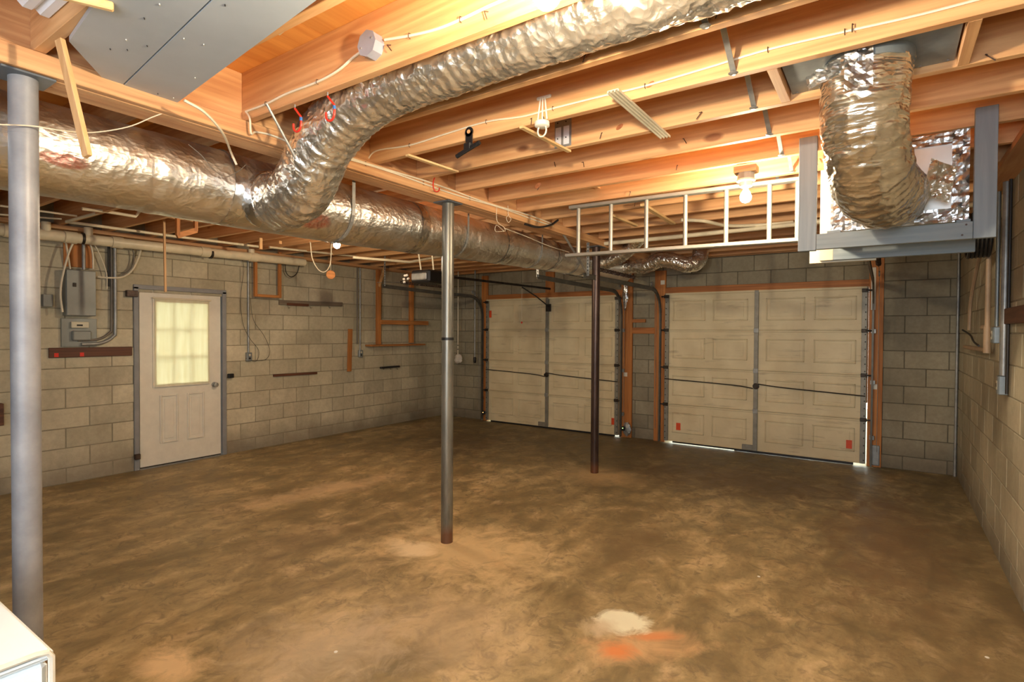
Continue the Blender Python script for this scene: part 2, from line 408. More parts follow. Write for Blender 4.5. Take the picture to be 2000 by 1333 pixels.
def slab(name, axis, f0, f1, u0, u1, ztop, holes, mt='mortar'):
    """solid wall with rectangular openings"""
    bm = bmesh.new(); us = sorted({u0, u1, *[h for x in holes for h in x[:2]]}); 
    for a, b in zip(us, us[1:]):
        cuts = sorted([(h[2], h[3]) for h in holes if h[0] <= a+1e-6 and h[1] >= b-1e-6]); z = -.05
        for (c, d) in cuts + [(ztop, ztop)]:
            if c > z+.001: a_box(bm, (f0, a, z) if axis == 'Y' else (a, f0, z), (f1, b, c) if axis == 'Y' else (b, f1, c))
            z = max(z, d)
    bmesh.ops.remove_doubles(bm, verts=bm.verts, dist=1e-5)
    o = raw(name, bm, mt); o['kind'] = 'structure'; return o
SD = (2.70, 3.66, -.05, 2.03)          # side door opening in the left wall (Y0,Y1,Z0,Z1)
GD1 = (-5.80, -3.30, -.05, DH+.01)      # garage door openings (X0,X1)
GD2 = (-2.62, -.18, -.05, DH+.01)
ZW = 2.60
wl = slab('wall_left', 'Y', XL-.20, XL-.001, YB-.2, YG+.2, ZW+.27, [SD])
lay(wl, 'Y', XL-.008, .8, YG, ZW, [SD], 2.055)
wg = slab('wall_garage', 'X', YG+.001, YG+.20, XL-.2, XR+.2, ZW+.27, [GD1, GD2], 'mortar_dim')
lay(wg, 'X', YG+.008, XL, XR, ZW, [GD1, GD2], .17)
wr = slab('wall_right', 'Y', XR+.001, XR+.20, YB-.2, YG+.2, ZW+.27, [])
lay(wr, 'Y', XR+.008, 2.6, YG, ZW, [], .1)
box('wall_back', (XL-.2, YB-.2, -.05), (XR+.2, YB, ZW+.27), 'mortar', kind='structure')

# --- ceiling: plywood sheets, joists, girder
ce = struct('ceiling', (0, 0, ZT))
y = YB-.2
while y < YG+.2:
    for (xa, xb) in ((XL-.2, -4.46), (-4.46, -2.02), (-2.02, XR+.2)):
        box('subfloor_sheet', (xa+.001, y+.001, ZT), (xb-.001, min(y+1.219, YG+.2)-.001, ZT+.02), 'ply', ce)
    y += 1.219
YK = lambda k: 1.932+.4064*k            # joist centre lines, right bay
JOI = {}
def nails(parent, yk, xs):
    for x in xs:
        z = ZJ+random.uniform(.02, .08)
        tube('nail', [(x, yk-.018, z), (x+random.uniform(-.01, .02), yk-.034, z-.004), (x+random.uniform(-.02, .03), yk-.036, z-.035)], .0022, 'rustdark', parent, seg=5)
for k in range(-10, 15):
    yk = YK(k)
    if yk > YG-.05: break
    JOI[k] = box('joist', (GX1+.001, yk-.019, ZJ), (XR+.1, yk+.019, ZT), 'joist', ce, .002)
    if -1 <= k <= 6: nails(JOI[k], yk, [random.uniform(-2.3, .3) for _ in range(3)])
for k in range(-10, 15):
    yk = YK(k)+.06
    if yk > YG-.05: break
    box('joist', (XL-.1, yk-.019, ZJ), (GX0-.001, yk+.019, ZT), 'joist', ce, .002)
for i in range(3):
    w = (GX1-GX0)/3
    for a, b in ((YB-.1, -.2), (-.2, 3.05+.0*i), (3.05, YG+.05)):
        g = box('girder_ply', (GX0+i*w+.0006, a+.0005, 2.52), (GX0+(i+1)*w-.0006, b-.0005, ZT-.001), 'joist_y', ce, .0015)
for a, b in ((YB-.1, .4), (.4, 4.25), (4.25, YG)):
    box('ledger_strip', (GX1+.0006, a, 2.522), (GX1+.039, b-.003, ZJ-.001), 'joist_y', ce, .003)
    box('ledger_strip', (GX0-.038, a, 2.522), (GX0-.0006, b-.003, ZJ-.001), 'joist_y', ce, .003)
box('sill_plate', (XL, YB, ZJ-.04), (XL+.13, YG, ZJ-.001), 'joist_y', ce)
box('sill_plate', (XR-.12, YB, ZJ-.04), (XR, YG, ZJ-.001), 'joist_y', ce)
box('rim_joist', (XL, YG-.06, ZJ-.0), (XR, YG-.01, ZT-.001), 'joist', ce)
box('rim_joist', (XL-.05, YB, ZJ), (XL-.012, YG, ZT-.001), 'joist_y', ce)
box('rim_joist', (XR+.012, YB, ZJ), (XR+.05, YG, ZT-.001), 'joist_y', ce)
# short blocking seen between joists
for (x, k) in ((-1.9, 4), (-1.5, 5), (-2.2, 5), (-1.05, 5), (-.6, 6), (-1.7, 6)):
    box('blocking', (x, YK(k)+.0195, ZJ+.09), (x+.038, YK(k+1)-.0195, ZT-.002), 'joist_y', ce, .002)
for (x, k) in ((-4.1, 2), (-5.3, 3), (-4.6, 4), (-3.7, 5), (-5.6, 1)):
    box('blocking', (x, YK(k)+.0795, ZJ+.02), (x+.038, YK(k+1)+.0405, ZT-.002), 'joist_y', ce, .002)
for k_, kx, ky, kr in ((0, 975, 138, .026), (0, 1148, 100, .028), (2, 1210, 248, .016), (3, 1050, 363, .02), (1, 1270, 165, .014)):
    v = bp(kx, ky, 'Y', YK(k_)-.0195); bm = bmesh.new(); lathe(bm, v, [(kr, 0), (kr*.9, .0012), (kr*.3, .0016)], (0, -1, 0), 18)
    for q in bm.verts: q.co.x = v.x+(q.co.x-v.x)*1.25; q.co.z = v.z+(q.co.z-v.z)*.8+(q.co.x-v.x)*.35
    raw('knot', bm, 'knot', JOI[k_])
# steel cross bridging between the joists (thin folded straps)
for k in range(-1, 5):
    for s in (0, 1):
        x = -.52+.05*s; a, b = YK(k)+.020, YK(k+1)-.020
        za, zb = (ZT-.03, ZJ+.012) if s == 0 else (ZJ+.012, ZT-.03)
        beam('bridging_strap', (x, a, za), (x, b, zb), .022, .004, 'galv', ce)
    turned('bridging_clip', (-.52, YK(k+1)-.024, ZJ+.004), [(.012, -.006), (.02, 0), (.006, .008)], 'galv', ce, seg=8)

# ================================================================== SIDE DOOR (door_1)
d1 = struct('door_1', (XL, 3.18, 0))
fx0, fx1 = XL-.14, XL+.022
box('door_frame', (fx0, 2.665, 0), (fx1, 2.715, 2.045), 'greytrim', d1, .004)
box('door_frame', (fx0, 3.645, 0), (fx1, 3.695, 2.045), 'greytrim', d1, .004)
box('door_frame', (fx0, 2.665, 2.02), (fx1, 3.695, 2.07), 'greytrim', d1, .004)
for ya, yb in ((2.7155, 2.728), (3.632, 3.6445)): box('door_stop', (XL-.1, ya, 0), (XL-.05, yb, 2.019), 'greytrim', d1)
ly0, ly1, lz0, lz1 = 2.729, 3.631, .018, 2.017
wy0, wy1, wz0, wz1 = 2.885, 3.475, .935, 1.895
bm = bmesh.new(); xa, xb = XL-.048, XL-.006
for (a, b, c, d) in ((ly0, wy0, lz0, lz1), (wy1, ly1, lz0, lz1), (wy0, wy1, lz0, wz0), (wy0, wy1, wz1, lz1)):
    a_box(bm, (xa, a, c), (xb, b, d))
leaf = raw('door_leaf', bm, 'white', d1)
for a, b in ((2.93, 3.13), (3.23, 3.43)):     # raised panel mouldings
    bm = bmesh.new(); z0, z1, w, x = .26, .82, .022, XL-.006
    for q in ((a, a+w, z0, z1), (b-w, b, z0, z1), (a+w, b-w, z0, z0+w), (a+w, b-w, z1-w, z1)): a_box(bm, (x, q[0], q[2]), (x+.014, q[1], q[3]), .006)
    a_box(bm, (x, a+.05, z0+.05), (x+.006, b-.05, z1-.05), .003)
    raw('door_panel', bm, 'white', d1)
bm = bmesh.new(); x = XL-.006
for q in ((wy0-.025, wy0+.01, wz0-.025, wz1+.025), (wy1-.01, wy1+.025, wz0-.025, wz1+.025), (wy0, wy1, wz0-.025, wz0+.01), (wy0, wy1, wz1-.01, wz1+.025)): a_box(bm, (x, q[0], q[2]), (x+.012, q[1], q[3]))
raw('window_frame', bm, 'white', d1)
for i in (1, 2):
    yy = wy0+(wy1-wy0)*i/3; box('muntin', (XL-.04, yy-.009, wz0), (XL-.014, yy+.009, wz1), 'white', d1)
    zz = wz0+(wz1-wz0)*i/3; box('muntin', (XL-.04, wy0, zz-.009), (XL-.014, wy1, zz+.009), 'white', d1)
for i in range(3):
    for j in range(3):
        yy = wy0+(wy1-wy0)*i/3+.010; zz = wz0+(wz1-wz0)*j/3+.010
        box('pane', (XL-.030, yy, zz), (XL-.026, yy+(wy1-wy0)/3-.02, zz+(wz1-wz0)/3-.02), 'glass', d1)
bm = bmesh.new(); a_box(bm, (XL+.012, wy0-.01, wz0-.02), (XL+.0132, wy1+.01, wz1+.03)); sh = raw('window_shade', bm, 'shade', d1, label='pale yellow cloth shade lit from behind')
tube('shade_rod', [(XL+.016, wy0-.03, wz1+.035), (XL+.016, wy1+.03, wz1+.035)], .010, 'cablewhite', d1, seg=8)
tube('shade_rod', [(XL+.014, wy0-.01, wz0-.02), (XL+.014, wy1+.01, wz0-.02)], .005, 'white', d1, seg=8)
kn = LW(421, 752, .03)
turned('door_knob', (XL-.006, kn.y, kn.z), [(.032, 0), (.032, .006), (.012, .01), (.012, .03), (.024, .038), (.03, .05), (.026, .062), (.01, .068)], 'galv', d1, axis=(1, 0, 0))
box('door_sweep', (XL-.02, ly0, .004), (XL-.002, ly1, .022), 'darksteel', d1)
box('threshold', (XL-.15, 2.716, .0), (XL+.03, 3.644, .012), 'galv', d1)
for z in (.16,):
    box('bar_bracket', (XL+.022, 2.655, z-.03), (XL+.06, 2.71, z+.03), 'rustdark', d1, .004)
box('bar_bracket', (XL+.022, 3.70, .965), (XL+.06, 3.77, 1.02), 'black', d1, .006)
t = LW(255, 574); box('bar_bracket', (XL+.004, t.y-.05, t.z-.035), (XL+.05, t.y+.06, t.z+.035), 'rustdark', d1, .004)

# ================================================================== GARAGE DOORS (door_2 left, door_3 right)
def gdoor(name, x0, x1, side_light, gap):
    d = struct(name, ((x0+x1)/2, YG-.04, 0)); yf, yb = YG-.085, YG-.045
    n = 4; h = (DH-gap)/n; xm = (x0+x1)/2; L, R_ = x0+.055, x1-.055
    for i in range(n):
        z0, z1 = gap+i*h, gap+(i+1)*h
        for (a, b) in ((x0, xm), (xm, x1)):
            bm = bmesh.new(); a_box(bm, (a+(0 if a == x0 else .0005), yf+.012, z0+.003), (b, yb, z1-.003))
            a_box(bm, (a+.005, yf-.004, z1-.022), (b-.005, yf+.012, z1-.003), .003)      # folded top rib
            a_box(bm, (a+.005, yf, z0+.003), (b-.005, yf+.012, z0+.016), .003)
            if i: a_box(bm, (a+.001, yf+.02, z0-.004), (b-.001, yb-.004, z0+.0035))
            w = (b-a-.12)/2                            # two pressed rectangles
            for j in range(2):
                p0 = a+.06+j*w+.05; p1 = a+.06+(j+1)*w-.05; q0, q1 = z0+.13, z1-.11
                for q in ((p0, p1, q0, q0+.016), (p0, p1, q1-.016, q1), (p0, p0+.016, q0, q1), (p1-.016, p1, q0, q1)): a_box(bm, (q[0], yf-.001, q[2]), (q[1], yf+.0125, q[3]), .005)
                a_box(bm, (p0+.05, yf+.007, q0+.05), (p1-.05, yf+.0125, q1-.05), .002)
            raw('door_section', bm, 'gdoor', d)
        # end stiles with a row of holes, hinge and roller at the joints
        for sx, s in ((x0, 1), (x1, -1)):
            e = box('end_stile', (sx+s*.002, yf-.014, z0+.004), (sx+s*.058, yf+.0115, z1-.004), 'galvstile', d, .003)
            bm = bmesh.new()
            for q in range(6):
                zz = z0+h*(q+.5)/6; a_box(bm, (sx+s*.012, yf-.0155, zz-.007), (sx+s*.024, yf-.0142, zz+.007))
            raw('punched_hole', bm, 'darkglass', e, kind='stuff')
            hz = z1 if i < n-1 else z1-.05
            box('roller_hinge', (sx-s*.01, yf-.035, hz-.022), (sx+s*.06, yf-.0145, hz+.022), 'darksteel', d, .004)
            tube('roller', [(sx+s*.02, yf-.03, hz), (sx-s*.045, yf-.03, hz)], .009, 'darksteel', d, seg=8)
        box('centre_stile', (xm-.026, yf-.02, z0+.004), (xm+.026, yf+.0115, z1-.004), 'galvstile', d, .003)
        if i < n-1: box('hinge', (xm-.03, yf-.03, z1-.03), (xm+.03, yf-.0205, z1+.03), 'galv', d, .003)
    box('top_rail', (x0+.01, yf-.016, DH-.03), (x1-.01, yf+.01, DH-.002), 'gdoor', d, .003)
    # lock: two rods running out from a central handle
    zl = gap+h*1.62
    lk = turned('lock_handle', (xm+.005, yf-.02, zl), [(.04, 0), (.04, .006), (.018, .012), (.018, .03), (.03, .034), (.028, .045)], 'darksteel', d, axis=(0, -1, 0), seg=14)
    tube('lock_rod', [(xm-.03, yf-.03, zl-.03), (xm-.3, yf-.026, zl+.0), (x0+.01, yf-.022, zl+.035)], .007, 'darksteel', d, seg=6, sub=4)
    tube('lock_rod', [(xm+.03, yf-.03, zl+.03), (xm+.35, yf-.026, zl+.0), (x1-.01, yf-.022, zl-.045)], .007, 'darksteel', d, seg=6, sub=4)
    box('step_plate', (xm-.16, yf-.012, gap+.01), (xm-.02, yf+.0115, gap+.075), 'galvstile', d, .003)
    if side_light:
        box('bottom_seal', (x0+.12, yf+.005, .012), (x0+.95, yb-.004, gap+.004), 'black', d, .003)
        box('bottom_seal', (x0+.951, yf+.005, .004), (x1-.12, yb-.004, gap+.004), 'black', d, .003)
    else: box('bottom_seal', (x0+.10, yf+.005, .0005), (x1-.06, yb-.004, gap+.004), 'black', d, .003)
    return d, yf, h
d2, yf, hh = gdoor('door_2', -5.79, -3.31, 0, .022)
d3, yf, hh = gdoor('door_3', -2.61, -.19, 1, .030)
for dd, px, py in ((d2, 1197, 824), (d3, 1324, 834), (d3, 1658, 869)):
    p = bp(px, py, 'Y', YG-.1); box('warning_sticker', (p.x-.03, yf-.001, p.z-.05), (p.x+.03, yf+.0135, p.z+.05), 'orange', dd)
p = bp(958, 614, 'Y', YG-.1); box('warning_sticker', (p.x-.026, yf-.0165, p.z-.06), (p.x+.02, yf-.0141, p.z+.06), 'orange', d2)
# tracks: vertical leg, curved corner, horizontal run
def track(d, x, s, yend, zend):
    pts = [(x, YG-.125, .02), (x, YG-.125, 1.0), (x, YG-.125, 1.82)]
    for a in range(0, 91, 15):
        t_ = math.radians(a); pts.append((x, YG-.125-.33*(1-math.cos(t_)), 1.84+.33*math.sin(t_)))
    pts += [(x, YG-1.2, 2.175), (x, yend, zend)]
    bm = bmesh.new()
    for p, q in zip(pts, pts[1:]):
        p = Vector(p); q = Vector(q); dr = (q-p).normalized(); nrm = Vector((1, 0, 0)).cross(dr)
        a_beam(bm, p-dr*.002, q+dr*.002, .05, .003, hint=(1, 0, 0))
        a_beam(bm, p+nrm*.024, q+nrm*.024, .003, .02, hint=(1, 0, 0)); a_beam(bm, p-nrm*.024, q-nrm*.024, .003, .02, hint=(1, 0, 0))
    raw('track', bm, 'track', d)
    for z in (.35, 1.0, 1.6): box('track_bracket', (x-.02*1, YG-.10, z-.025), (x+s*.03, YG-.05, z+.025), 'galv', d, .003)
track(d2, -5.845, -1, 5.35, 2.20); track(d2, -3.255, 1, 5.27, 2.19)
track(d3, -2.665, -1, 5.25, 2.17); track(d3, -.135, 1, 5.25, 2.19)
for dd, x in ((d2, -5.90), (d2, -3.20), (d3, -2.72), (d3, -.08)):    # extension springs above the tracks
    spr = []
    for i in range(150):
        t_ = i/149; a = i*1.15; spr.append((x+.020*math.cos(a), 5.75+t_*1.05, 2.285+.0*t_+.020*math.sin(a)))
    tube('extension_spring', spr, .006, 'rustdark', dd, seg=5, cap=True)
    tube('spring_cable', [(x, 6.8, 2.285), (x, 7.45, 2.26), (x, YG-.15, 2.18), (x, YG-.14, .2)], .003, 'galv', dd, seg=5)
    tube('spring_cable', [(x, 5.3, 2.25), (x, 5.75, 2.285)], .003, 'galv', dd, seg=5)
    turned('pulley', (x, 7.46, 2.25), [(.035, -.008), (.028, 0), (.035, .008)], 'galv', dd, axis=(1, 0, 0), seg=14)
def hanger(d, x, y, z0, ang):
    bm = bmesh.new()
    a_beam(bm, (x, y, z0), (x, y, ZJ+.04), .03, .003, hint=(0, 1, 0))
    if ang: a_beam(bm, (x, y, z0+.02), (x, y-.62, ZJ-.02), .03, .003, hint=(1, 0, 0)); a_beam(bm, (x, y-.75, ZJ-.005), (x, y+.08, ZJ-.005), .03, .003, hint=(1, 0, 0))
    raw('track_hanger', bm, 'galv', d)
    bm = bmesh.new(); n_ = int((ZJ-z0)/.035)
    for i in range(n_): a_box(bm, (x-.005, y-.0022, z0+.015+i*.035), (x+.005, y+.0022, z0+.03+i*.035))
    raw('punched_slot', bm, 'darkglass', d, kind='stuff')
hanger(d2, -5.82, 5.37, 2.2, False); hanger(d2, -3.26, 5.29, 2.19, False); hanger(d3, -2.64, 5.30, 2.17, True); hanger(d3, -.15, 5.30, 2.19, False)

# wooden jambs and headers
def trim(i, a, b, mat, label=None): return box('trim_%d' % i, a, b, mat, bev=.003, kind='structure')
yj0, yj1 = YG-.04, YG-.003
trim(1, (-5.93, yj0, 0), (-5.80, yj1, 2.55), 'jamb'); trim(2, (-3.30, yj0, 0), (-3.12, yj1, 2.5), 'jamb')
trim(3, (-2.78, yj0, 0), (-2.62, yj1, 2.46), 'jamb'); trim(4, (-.18, yj0, 0), (-.035, yj1, 2.5), 'jamb')
trim(5, (-5.80, yj0, 2.13), (-3.30, yj1, 2.21), 'jamb_x'); trim(6, (-2.62, yj0, 2.13), (-.18, yj1, 2.215), 'jamb_x')
trim(14, (-.205, YG-.042, .75), (-.181, YG-.004, 2.129), 'jamb'); trim(15, (-2.619, YG-.042, .02), (-2.59, YG-.004, 2.129), 'jamb'); trim(16, (-3.33, YG-.042, .02), (-3.301, YG-.004, 2.129), 'jamb'); trim(17, (-5.799, YG-.042, .02), (-5.77, YG-.004, 2.129), 'jamb')  # strips added behind the door edges to block gaps of daylight
trim(7, (-4.62, yj0, 2.21), (-4.46, yj1, 2.55), 'jamb')
p = GW(1220, 646, .05); trim(8, (-3.119, yj0-.0, p.z-.045), (-2.781, yj1, p.z+.045), 'jamb_x')
p = GW(1244, 627, .05); trim(9, (-3.119, yj0, p.z-.025), (-2.92, yj1, p.z+.025), 'jamb_x')

# ================================================================== POSTS
def post(x, y, r, mat, label, extra=None):
    t = thing('steel_post', label, 'post', (x, y, 0), 'steel posts under the main girder')
    tube('shaft', [(x, y, .0), (x, y, .03), (x, y, 1.2), (x, y, 2.49), (x, y, 2.512)], r, mat, t, seg=40)
    box('top_plate', (x-.06-r*.3, y-.08, 2.511), (x+.06+r*.3, y+.08, 2.5195), 'plate', t, .001)
    return t
pg = post(-2.70, .685, .0445, 'postgrey', 'steel post painted light grey beside the white appliance')
tube('paint_ring', [(-2.70, .685, 2.30), (-2.70, .685, 2.306)], .0452, 'postgrey', pg, seg=40)
def mat_post(name, hi, lo, metal, rough):
    n = N(name); p = n.pos(); a = n.noise(n.scale(p, (6, 6, 1.2)), 2, 6, .65)
    sx = n.new('ShaderNodeSeparateXYZ'); n.link(p, sx.inputs[0])
    c = n.ramp(a, [(.32, srgb(lo)), (.62, srgb(hi))])
    k = n.ramp(n.math('ADD', sx.outputs[2], n.math('MULTIPLY', a, .12)), [(.12, (.8,)*3), (.2, (0, 0, 0))])
    c = n.mix(k, c, srgb((118, 78, 56))); n.set(c, rough, metal); return n.m
M['post2'] = mat_post('worn_grey_post', (142, 140, 130), (104, 104, 98), .55, .36)
M['post3'] = mat_post('dark_brown_post', (84, 66, 60), (52, 40, 38), .4, .36)
p2 = post(-2.69, 3.10, .0445, 'post2', 'bare grey steel post in the middle of the floor')
tube('band', [(-2.69, 3.10, 1.505), (-2.69, 3.10, 1.525)], .0462, 'black', p2, seg=30)
post(-2.68, 5.585, .0445, 'post3', 'dark brown steel post nearest the garage doors')

# ================================================================== MAIN DUCT + FLEX DUCTS
def fbm(v, o=3):
    return noise.fractal(v, .7, 2.1, o)
def duct_mesh(path, rad, seg, step, kind):
    """sampled centre line -> wrinkled tube"""
    P = smooth_path(path, 12); L = [0]
    for a, b in zip(P, P[1:]): L.append(L[-1]+(b-a).length)
    n = int(L[-1]/step); out = []; rr = []; j = 0
    for i in range(n+1):
        s = L[-1]*i/n
        while j < len(L)-2 and L[j+1] < s: j += 1
        t_ = (s-L[j])/max(L[j+1]-L[j], 1e-6); out.append(P[j].lerp(P[j+1], t_)); rr.append(s)
    R_ = [rad(s/L[-1]) for s in rr]
    bands = []
    def rf(i, a, p):
        s = rr[i]; c = math.cos(a); q = math.sin(a)
        if kind == 'main':
            v = 1 + .010*fbm(Vector((c*1.6, q*1.6, s*2.2))) + .006*fbm(Vector((c*4, q*4, s*9)))
            m = (s*1.0) % .62; v -= .034*math.exp(-((m-.31-.02*fbm(Vector((c*2, q*2, s*.3))))/.014)**2)*(0.6+.6*fbm(Vector((c*3, q*3, s))))
            v += .012*math.exp(-((m-.36)/.02)**2)
        else:
            w = abs(noise.noise(Vector((c*1.3, q*1.3, s*24))))           # sharp folds around the tube
            v = 1 - .055*w + .045*fbm(Vector((c*2.4, q*2.4, s*9))) + .012*math.sin(s*2*math.pi/.052+a*.0)
            v += .035*(.5-abs(noise.noise(Vector((c*5, q*5, s*16)))))
        return v
    return out, R_, rf
def duct(name, path, rad, kind, mat, parent, seg=56, step=.012, **k):
    pts, R_, rf = duct_mesh(path, rad, seg, step, kind)
    return tube(name, pts, R_, mat, parent, seg=seg, rf=rf, **k)
md = thing('foil_wrapped_duct', 'long fat silver foil wrapped duct hung beside the girder', 'duct', (-3.05, 3, 2.35))
duct('duct_body', [(-3.05, -2.2, 2.35), (-3.05, .5, 2.352), (-3.05, 2.2, 2.356), (-3.05, 3.6, 2.378), (-3.05, 5.0, 2.40), (-3.05, 7.15, 2.40)],
     lambda t: .2 if t < .5 else .2-.042*min(1, (t-.5)/.35), 'main', 'foilmain', md, seg=64, step=.014)
def rad_at(y): 
    t = (y+2.2)/9.35; return .2 if t < .5 else .2-.042*min(1, (t-.5)/.35)
def zc(y): return 2.355 if y < 2.2 else 2.355+.045*min(1, (y-2.2)/2.6)
for (yy, w) in ((2.36, .025), (3.55, .022), (4.75, .022), (5.6, .02)):      # perforated hanging straps
    r = rad_at(yy)+.005; c = Vector((-3.05, yy, zc(yy))); pts = [(c.x+r+.0, yy, ZJ+.02)]
    for a in range(0, 181, 12):
        t_ = math.radians(-a); pts.append((c.x+r*math.cos(t_), yy, c.z+r*math.sin(t_)))
    pts.append((c.x-r, yy, ZJ+.02)); bm = bmesh.new()
    for p, q in zip(pts, pts[1:]): a_beam(bm, p, q, w, .0016, hint=(0, 1, 0)) if False else a_beam(bm, p, q, .0016, w, hint=(0, 1, 0))
    raw('hanging_strap', bm, 'galv', md)
for yy in (1.62, 3.05, 4.2, 5.15, 5.9):        # taped seams
    r = rad_at(yy)+.0035; z = zc(yy)
    tube('tape_band', [(-3.05, yy-.035, z), (-3.05, yy+.035, z)], r, 'foiltape', md, seg=48, cap=False)
fb = thing('flexible_duct', 'crinkled silver flexible duct rising from the fat duct across the joists', 'duct', (-2.3, 1.74, 2.4))
duct('duct_hose', [(-2.93, 1.80, 2.30), (-2.74, 1.80, 2.285), (-2.56, 1.78, 2.32), (-2.42, 1.755, 2.42), (-2.28, 1.74, 2.53), (-2.08, 1.735, 2.62), (-1.8, 1.735, 2.675), (-1.2, 1.735, 2.69), (-.5, 1.735, 2.69), (.3, 1.735, 2.69)],
     lambda t: .155 if t < .1 else (.155-.02*min(1, (t-.1)/.2)), 'flex', 'foilflex', fb, seg=72, step=.006)
turned('tape_collar', (-2.86, 1.80, 2.293), [(.17, -.02), (.166, .02), (.158, .05), (.157, .052)], 'foiltape', fb, axis=(1, 0, 0), seg=40)
tube('duct_strap', [(-2.345, 1.45, 2.60), (-2.36, 1.58, 2.44), (-2.37, 1.66, 2.345), (-2.38, 1.76, 2.315), (-2.38, 1.86, 2.36), (-2.37, 1.92, 2.60)], .006, 'galv', fb, seg=6, sub=4)
# boot plate and duct A dropping to the plenum
bt = thing('ceiling_duct_boot', 'square sheet metal boot plate nailed between joists at upper right', 'duct boot', (-.08, 2.55, 2.64))
bm = bmesh.new(); x0, x1, y0, y1 = -.36, .20, YK(1)+.02, YK(2)-.02
a_box(bm, (x0, y0, 2.628), (x1, y1, 2.634)); raw('boot_plate', bm, 'sheet', bt)
tube('boot_collar', [(-.075, 2.545, 2.632), (-.075, 2.545, 2.585)], .150, 'sheet', bt, seg=36)
for i in range(7):
    for yy in (y0+.015, y1-.015): turned('screw', (x0+.02+i*(x1-x0-.04)/6, yy, 2.6278), [(.005, -.004), (.005, 0)], 'galv', bt, seg=6)
box('mounting_cleat', (x0-.045, y0, 2.60), (x0-.007, y1, 2.67), 'joist_y', bt, .002); box('mounting_cleat', (x1+.007, y0, 2.60), (x1+.045, y1, 2.67), 'joist_y', bt, .002)
fa = thing('flexible_duct', 'fat crumpled foil duct hanging from the metal boot plate down to the plenum', 'duct', (-.07, 2.7, 2.4))
duct('duct_hose', [(-.075, 2.545, 2.62), (-.085, 2.56, 2.53), (-.09, 2.62, 2.41), (-.075, 2.76, 2.29), (-.05, 2.98, 2.235), (-.01, 3.25, 2.25), (.02, 3.56, 2.29)],
     lambda t: .150 if t < .25 else .150+.012*math.sin((t-.25)/.75*3.14), 'flex', 'foildrop', fa, seg=80, step=.006)
bm = bmesh.new()     # loose foil tape flaps at the top
def crumple(bm, c, u, v, nu, nv, amp, seed):
    c = Vector(c); u = Vector(u); v = Vector(v); nn = u.cross(v).normalized(); G_ = []
    for i in range(nu+1):
        G_.append([bm.verts.new(c+u*(i/nu-.5)+v*(j/nv-.5)+nn*amp*noise.noise(Vector((i*.45+seed, j*.45, seed)))) for j in range(nv+1)])
    for i in range(nu):
        for j in range(nv): bm.faces.new((G_[i][j], G_[i+1][j], G_[i+1][j+1], G_[i][j+1]))
    r = bmesh.ops.solidify(bm, geom=list(bm.faces), thickness=.0012)
crumple(bm, (-.19, 2.43, 2.575), (.17, -.075, .035), (.01, .0, -.055), 14, 6, .016, 3); raw('foil_flap', bm, 'foiltape', fa)
bm = bmesh.new(); crumple(bm, (-.10, 2.395, 2.56), (.09, -.01, .0), (.0, .01, -.17), 8, 14, .010, 9); raw('foil_flap', bm, 'foiltape', fa)
bm = bmesh.new(); crumple(bm, (.20, 3.36, 2.31), (.10, .02, -.06), (.03, -.02, .16), 6, 8, .02, 5); raw('foil_flap', bm, 'foilflex', fa)
# plenum box
pl = thing('duct_plenum', 'square duct board plenum with crumpled foil tape edges resting on the grey hanger', 'plenum', (.03, 3.85, 2.15))
px0, px1, pz0, pz1, py0, py1 = -.265, .325, 2.145, 2.60, 3.57, 4.15
box('plenum_box', (px0, py0, pz0), (px1, py1, pz1-.01), 'ductboard', pl, .004)
def tape(a, b, w, seed):
    bm = bmesh.new(); a = Vector(a); b = Vector(b); d = b-a
    wv = Vector((0, 0, w)) if abs(d.x) > abs(d.z) else Vector((w, 0, 0))
    crumple(bm, (a+b)/2, d, wv, 30, 5, .009, seed); raw('foil_tape_edge', bm, 'foiltape', pl)
tape((px0, py0-.006, pz0+.03), (px1, py0-.006, pz0+.03), .07, 1); tape((px0+.0, py0-.006, pz1-.035), (px1, py0-.006, pz1-.035), .06, 2)
tape((px0+.03, py0-.007, pz0), (px0+.03, py0-.007, pz1), .07, 3); tape((px1-.03, py0-.007, pz0), (px1-.03, py0-.007, pz1), .07, 4)
# grey painted timber hanger carrying the plenum
hg = thing('plenum_hanger', 'grey painted timber cradle hanging from the joists under the plenum', 'hanger', (0, 3.52, 2.04))
yh = YK(4)-.019
box('upright', (-.425, yh-.038, 2.035), (-.335, yh-.0005, 2.675), 'bluegrey_z', hg, .002)
box('upright', (.342, yh-.038, 2.040), (.428, yh-.0005, 2.675), 'bluegrey_z', hg, .002)
box('crossbar', (-.334, yh-.037, 2.040), (.341, yh-.0005, 2.125), 'bluegrey_x', hg, .002)
for x in (.30, .315): turned('nail', (x, yh-.038, 2.06 if x < .31 else 2.11), [(.005, 0), (.005, .002)], 'rustdark', hg, axis=(0, -1, 0), seg=6)
yr = YK(5)+.019
box('upright', (-.36, yr, 2.03), (-.285, yr+.038, 2.675), 'cream', hg, .002, label='cream painted rear upright')
box('crossbar', (-.42, yr+.0385, 2.02), (-.06, yr+.075, 2.13), 'cream', hg, .002, label='cream painted rear crossbar')
box('crossbar', (-.30, yr+.001, 2.03), (.40, yr+.0375, 2.12), 'bluegrey_x', hg, .002)
box('bearer', (-.285, yh+.0005, 2.126), (-.22, yr+.037, 2.143), 'bluegrey_x', hg); box('bearer', (.28, yh+.0005, 2.126), (.335, yr+.037, 2.143), 'bluegrey_x', hg)
